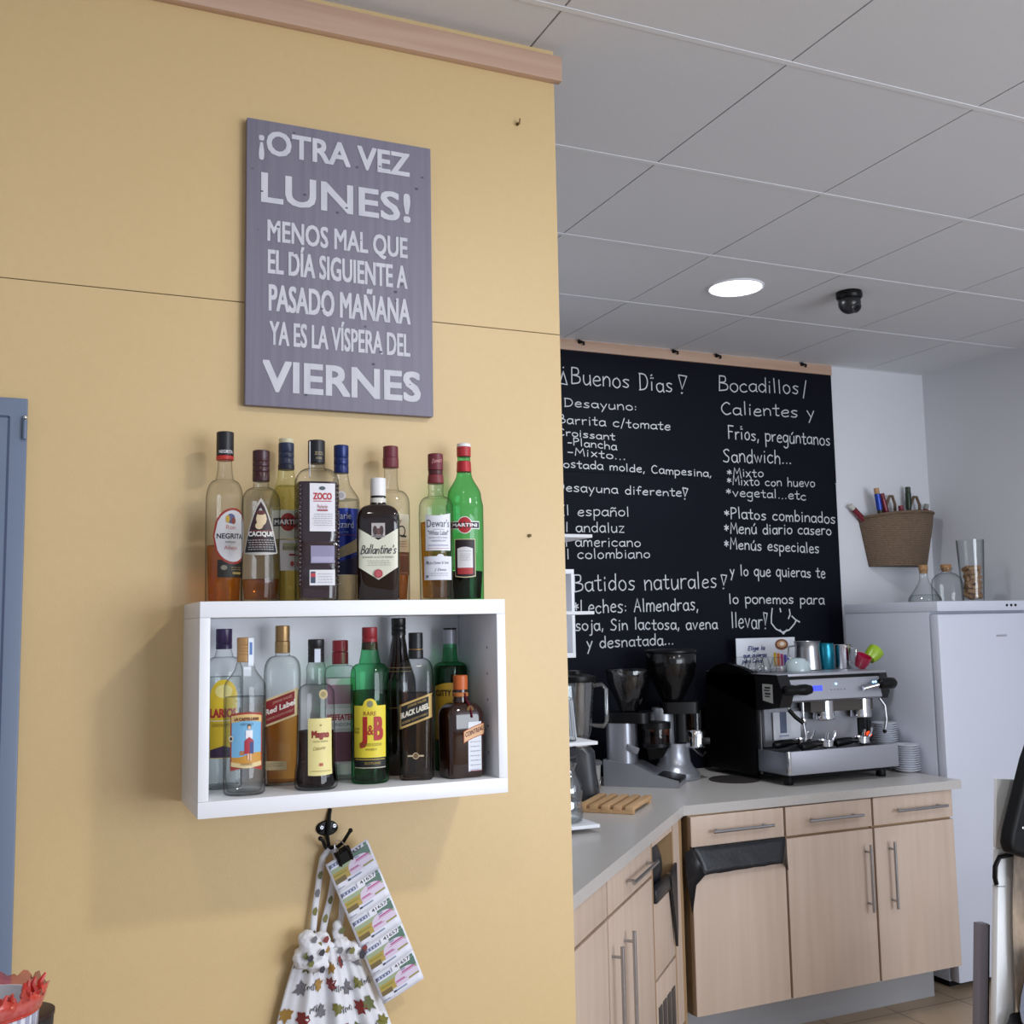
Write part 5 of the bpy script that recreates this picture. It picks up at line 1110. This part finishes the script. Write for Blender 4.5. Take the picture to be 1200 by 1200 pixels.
# ------------------------------------------------------------------ glassware on the fridge
ZF = 1.6675
CORK = mat('cork', 'a67f58', .9, noise=((90, 90, 90), .6, '7d5a3c'))
t = thing('flask', 'conical clear glass bottle with cork, leftmost on the fridge', 'bottle', (3.855, 3.86, ZF))
mb = MB(); mb.lathe([(.070, 0), (.076, .006), (.072, .022), (.045, .06), (.025, .092), (.019, .115), (.019, .145), (.022, .15)], CLEAR, 36); mb.build('glass_body', t)
mb = MB(); mb.lathe([(1e-6, .004), (.07, .005), (.069, .022), (.058, .035), (1e-6, .036)], WATER, 30); mb.build('water', t)
mb = MB(); mb.lathe([(.017, .135), (.0185, .15), (.021, .152), (.021, .174), (.019, .176)], CORK, 20); mb.build('cork', t)
t = thing('bottle', 'round shouldered clear glass bottle with cork in the middle of the fridge', 'bottle', (4.0, 3.86, ZF))
mb = MB(); mb.lathe([(.066, 0), (.072, .006), (.072, .085), (.066, .11), (.045, .132), (.024, .14), (.021, .15), (.030, .155), (.030, .16)], CLEAR, 36); mb.build('glass_body', t)
mb = MB(); mb.lathe([(.018, .145), (.022, .16), (.026, .163), (.026, .178), (.023, .18)], CORK, 20); mb.build('cork', t)
t = thing('vase', 'tall clear glass vase half full of wine corks on the fridge', 'vase', (4.165, 3.86, ZF))
mb = MB(); mb.lathe([(.045, 0), (.05, .004), (.057, .15), (.064, .30), (.0625, .30), (.0555, .15), (.047, .012), (1e-6, .010)], CLEAR, 36); mb.build('glass_wall', t)
mb = MB(); mb.cyl((0, 0, -.022), (0, 0, .022), .0115, CORK, 14); ck0 = mb.build('wine_cork')
random.seed(5); k = 0
for lay in range(7):
    n = 4
    for i in range(n):
        a = i*2*PI/n+lay*.7; r = .026
        o = ck0 if k == 0 else ck0.copy()
        if k: COL.objects.link(o)
        o.location = (4.165+r*math.cos(a), 3.86+r*math.sin(a), ZF+.026+lay*.0225); o.rotation_euler = (PI/2+random.uniform(-.35, .35), random.uniform(-.3, .3), a+random.uniform(-.3, .3)); k += 1
        tag(o, 'brown wine cork inside the tall glass vase on the fridge', 'cork', 'wine corks in the glass vase')

# ------------------------------------------------------------------ things at the right edge
def lean(x, z): return x
PW = mat('white_post_paint', 'eef1f4', .45)
th = .11; LM = Matrix.Translation((2.775, 2.62, 0)) @ Matrix.Rotation(th, 4, 'Y')
t = thing('white_stand', 'white post with flat white board and black hook at the right edge', 'stand'); t.matrix_world = LM
mb = MB(); mb.span((0, 0, 0), (.088, .026, .855), PW, .010); mb.build('post', t, ang=50)
mb = MB(); mb.span((-.008, .004, .8555), (.30, .016, 1.075), PW, .002); mb.build('board', t)
mb = MB(); mb.span((-.0005, -.001, .735), (.03, .02, .738), mat('joint_grey', '8f9498', .6)); mb.build('joint', t)
mb = MB(); mb.tube([(.075, -.006, .838), (.03, -.016, .838), (-.01, -.012, .83), (-.026, -.01, .80), (-.022, -.006, .765), (-.012, -.004, .745)], .0075, BLK, 10); mb.build('hook', t)
t = thing('grey_board', 'grey board leaning beside the white post in front of the fridge', 'board'); t.matrix_world = Matrix.Translation((2.795, 2.70, 0)) @ Matrix.Rotation(.10, 4, 'Y')
mb = MB(); mb.span((0, 0, 0), (.036, .03, .60), mat('grey_laminate', '85828c', .6), .002); mb.build('face', t)
mb = MB(); mb.span((.0365, .004, 0), (.046, .03, .595), BLKM, .001); mb.build('backing', t)
# black studded bag with cloths
t = thing('bag', 'black padded bag with studs hanging at the right edge of the view', 'bag', (2.815, 2.535, .86))
mb = MB(); mb.prism([(-.012, .0), (-.02, .03), (-.008, .07), (.09, .285), (.16, .40), (.30, .40), (.30, .0), (.08, -.03)], -.03, .02, mat('black_leather', '0a0a0d', .5, spec=.25, bump=(300, .2)), 'y')
o = mb.build('pouch', t); bv = o.modifiers.new('b', 'BEVEL'); bv.width = .014; bv.segments = 3
mb = MB()
for i in range(9): mb.ball((.035+i*.0135, -.032, .075+i*.03), .004, CHROME, (1, .6, 1.3), 8)
mb.build('stud_row', t)
mb = MB(); mb.ball((.072, -.035, .055), .007, CHROME); mb.build('snap_button', t)
mb = MB(); mb.box((.075, -.04, .02), (.012, .006, .12), mat('grey_strap', '6a6a72', .6), .001, Matrix.Rotation(.42, 4, 'Y')); mb.build('strap', t)
random.seed(2)
def cloth(name, label, cat, outline, y, m, amp):
    """hanging cloth: left outline x(z) from top to bottom, wavy depth"""
    mb = MB(); V = []; F = []; n = 14; k = len(outline)
    for j, (xl, xr, z) in enumerate(outline):
        for i in range(n+1):
            u = i/n; V.append((xl+(xr-xl)*u, y+amp*math.sin(u*9+j*.7)+amp*.5*math.sin(u*21), z))
    for j in range(k-1):
        for i in range(n): a = j*(n+1)+i; F.append((a, a+1, a+n+2, a+n+1))
    mb.add(V, F, m); o = mb.build(name, ang=80); md = o.modifiers.new('s', 'SOLIDIFY'); md.thickness = .004; sb = o.modifiers.new('sb', 'SUBSURF'); sb.levels = 1; sb.render_levels = 1
    return tag(o, label, cat)
PAT = mat('beige_pattern_cloth', 'b39f8b', .85, noise=((14, 14, 6), 1.0, '4c4a4a'))
cloth('scarf', 'beige grey patterned cloth hanging below the black bag', 'cloth', [(2.898, 3.1, .885), (2.888, 3.1, .75), (2.878, 3.1, .62), (2.872, 3.1, .50), (2.862, 3.1, .34)], 2.585, PAT, .012)
cloth('grey_cloth', 'plain grey cloth hanging at the bottom right corner', 'cloth', [(2.90, 3.1, .56), (2.86, 3.1, .46), (2.825, 3.1, .37), (2.85, 3.1, .31), (2.92, 3.1, .28)], 2.54, mat('grey_felt', '767a88', .9), .012)
cloth('dark_cloth', 'black cloth lying lowest at the bottom right corner', 'cloth', [(2.815, 3.1, .36), (2.79, 3.1, .25), (2.77, 3.1, .1), (2.76, 3.1, .004)], 2.575, mat('black_cloth', '1a1b20', .9), .010)

# ------------------------------------------------------------------ cup with red fringed wrap at the lower left
CX, CYY, CZ = -.033, 1.20, 1.104
RED = mat('red_film', 'd0483a', .25, coat=.6); RED.node_tree.nodes['Principled BSDF'].inputs['Alpha'].default_value = .72; REDS = mat('red_film_solid', 'b8281c', .3, coat=.4)
t = thing('party_cup', 'white striped cup with ragged red film around its rim', 'cup', (CX, CYY, CZ))
STRP = mat('cup_white', 'd6d9e2', .4)
mb = MB(); mb.lathe([(.038, 0), (.040, .003), (.048, .142), (.046, .142), (.038, .006), (1e-6, .005)], STRP, 40); c = mb.build('cup_body', t)
mb = MB()
for i in range(28):
    a = 2*PI*i/28; w = .0018+.001*(i % 3)
    V = []
    for z in (.006, .07, .139):
        r = .0402+.0079*(z-.003)/.139+.0003
        for s_ in (-1, 1): V.append((r*math.cos(a+s_*w/r), r*math.sin(a+s_*w/r), z))
    mb.add(V, [(0, 1, 3, 2), (2, 3, 5, 4)], mat('stripe_grey', '9d9fb4', .4))
mb.build('stripe', c, rec=False)
random.seed(9)
mb = MB(); n = 72; V = []; F = []
for i in range(n):
    a = 2*PI*i/n; rag = random.uniform(-.006, .008)+.006*math.sin(i*1.3)+(.012 if 40 < i < 54 else 0)
    for j, (r, z) in enumerate(((.0485, .132), (.0505, .134), (.0535, .143), (.0548, .148), (.0545+random.uniform(-.003, .003), .151+rag*.55))): V.append((r*math.cos(a), r*math.sin(a), z))
for i in range(n):
    for j in range(4): F.append((i*5+j, ((i+1) % n)*5+j, ((i+1) % n)*5+j+1, i*5+j+1))
mb.add(V, F, RED); mb.build('film_wrap', t, ang=70)
mb = MB()
for i in range(26):
    a = random.uniform(-2.6, .5); r = random.uniform(.036, .05); b_ = Vector((r*math.cos(a), r*math.sin(a), .143)); e = b_+Vector((random.uniform(-.006, .006), random.uniform(-.006, .006), random.uniform(.006, .014)))
    mb.tube([b_, (b_+e)/2+Vector((random.uniform(-.003, .003), 0, 0)), e], [.004, .0032, .0012], RED if i % 2 else REDS, 6)
mb.build('fringe', t)
mb = MB(); mb.tube([(-.0485*0+.0485*math.cos(a), .0485*math.sin(a), .133) for a in [2*PI*i/40 for i in range(41)]], .0016, REDS, 6); mb.build('rim_band', t)
t = thing('dark_tumbler', 'dark tumbler standing just behind the striped cup', 'cup', (-.003, 1.285, CZ))
mb = MB(); mb.lathe([(.028, 0), (.03, .003), (.033, .095), (.031, .095), (.027, .006), (1e-6, .005)], mat('dark_ceramic', '201f1f', .5), 30); mb.build('body', t)
mb = MB(); mb.lathe([(.0315, .094), (.034, .096), (.034, .100), (.0315, .101)], mat('dark_rim', '2a1412', .4), 30); mb.build('rim', t)
t = thing('candy_ball', 'shiny red ball candy in front of the dark tumbler', 'candy', (.019, 1.168, CZ))
mb = MB(); mb.cyl((0, 0, 0), (0, 0, .098), .002, ink('e8e8ea'), 8); mb.build('stick', t)
mb = MB(); mb.ball((0, 0, .108), .0125, mat('red_candy', 'a81c20', .1, coat=.6)); mb.build('ball', t)
t = thing('bar_ledge', 'wooden bar ledge below the view carrying the striped cup', 'counter', (-.4, 1.2, CZ))
LW = wood('ledge_wood', '9a7a56', '7f6244', 0, 6)
mb = MB(); mb.span((-.5, -.18, -.04), (.5, .18, -.0005), LW, .004); mb.build('top', t)
for x in (-.4, .4):
    mb = MB(); mb.span((x-.03, -.03, -CZ), (x+.03, .03, -.0405), LW, .002); mb.build('leg', t)
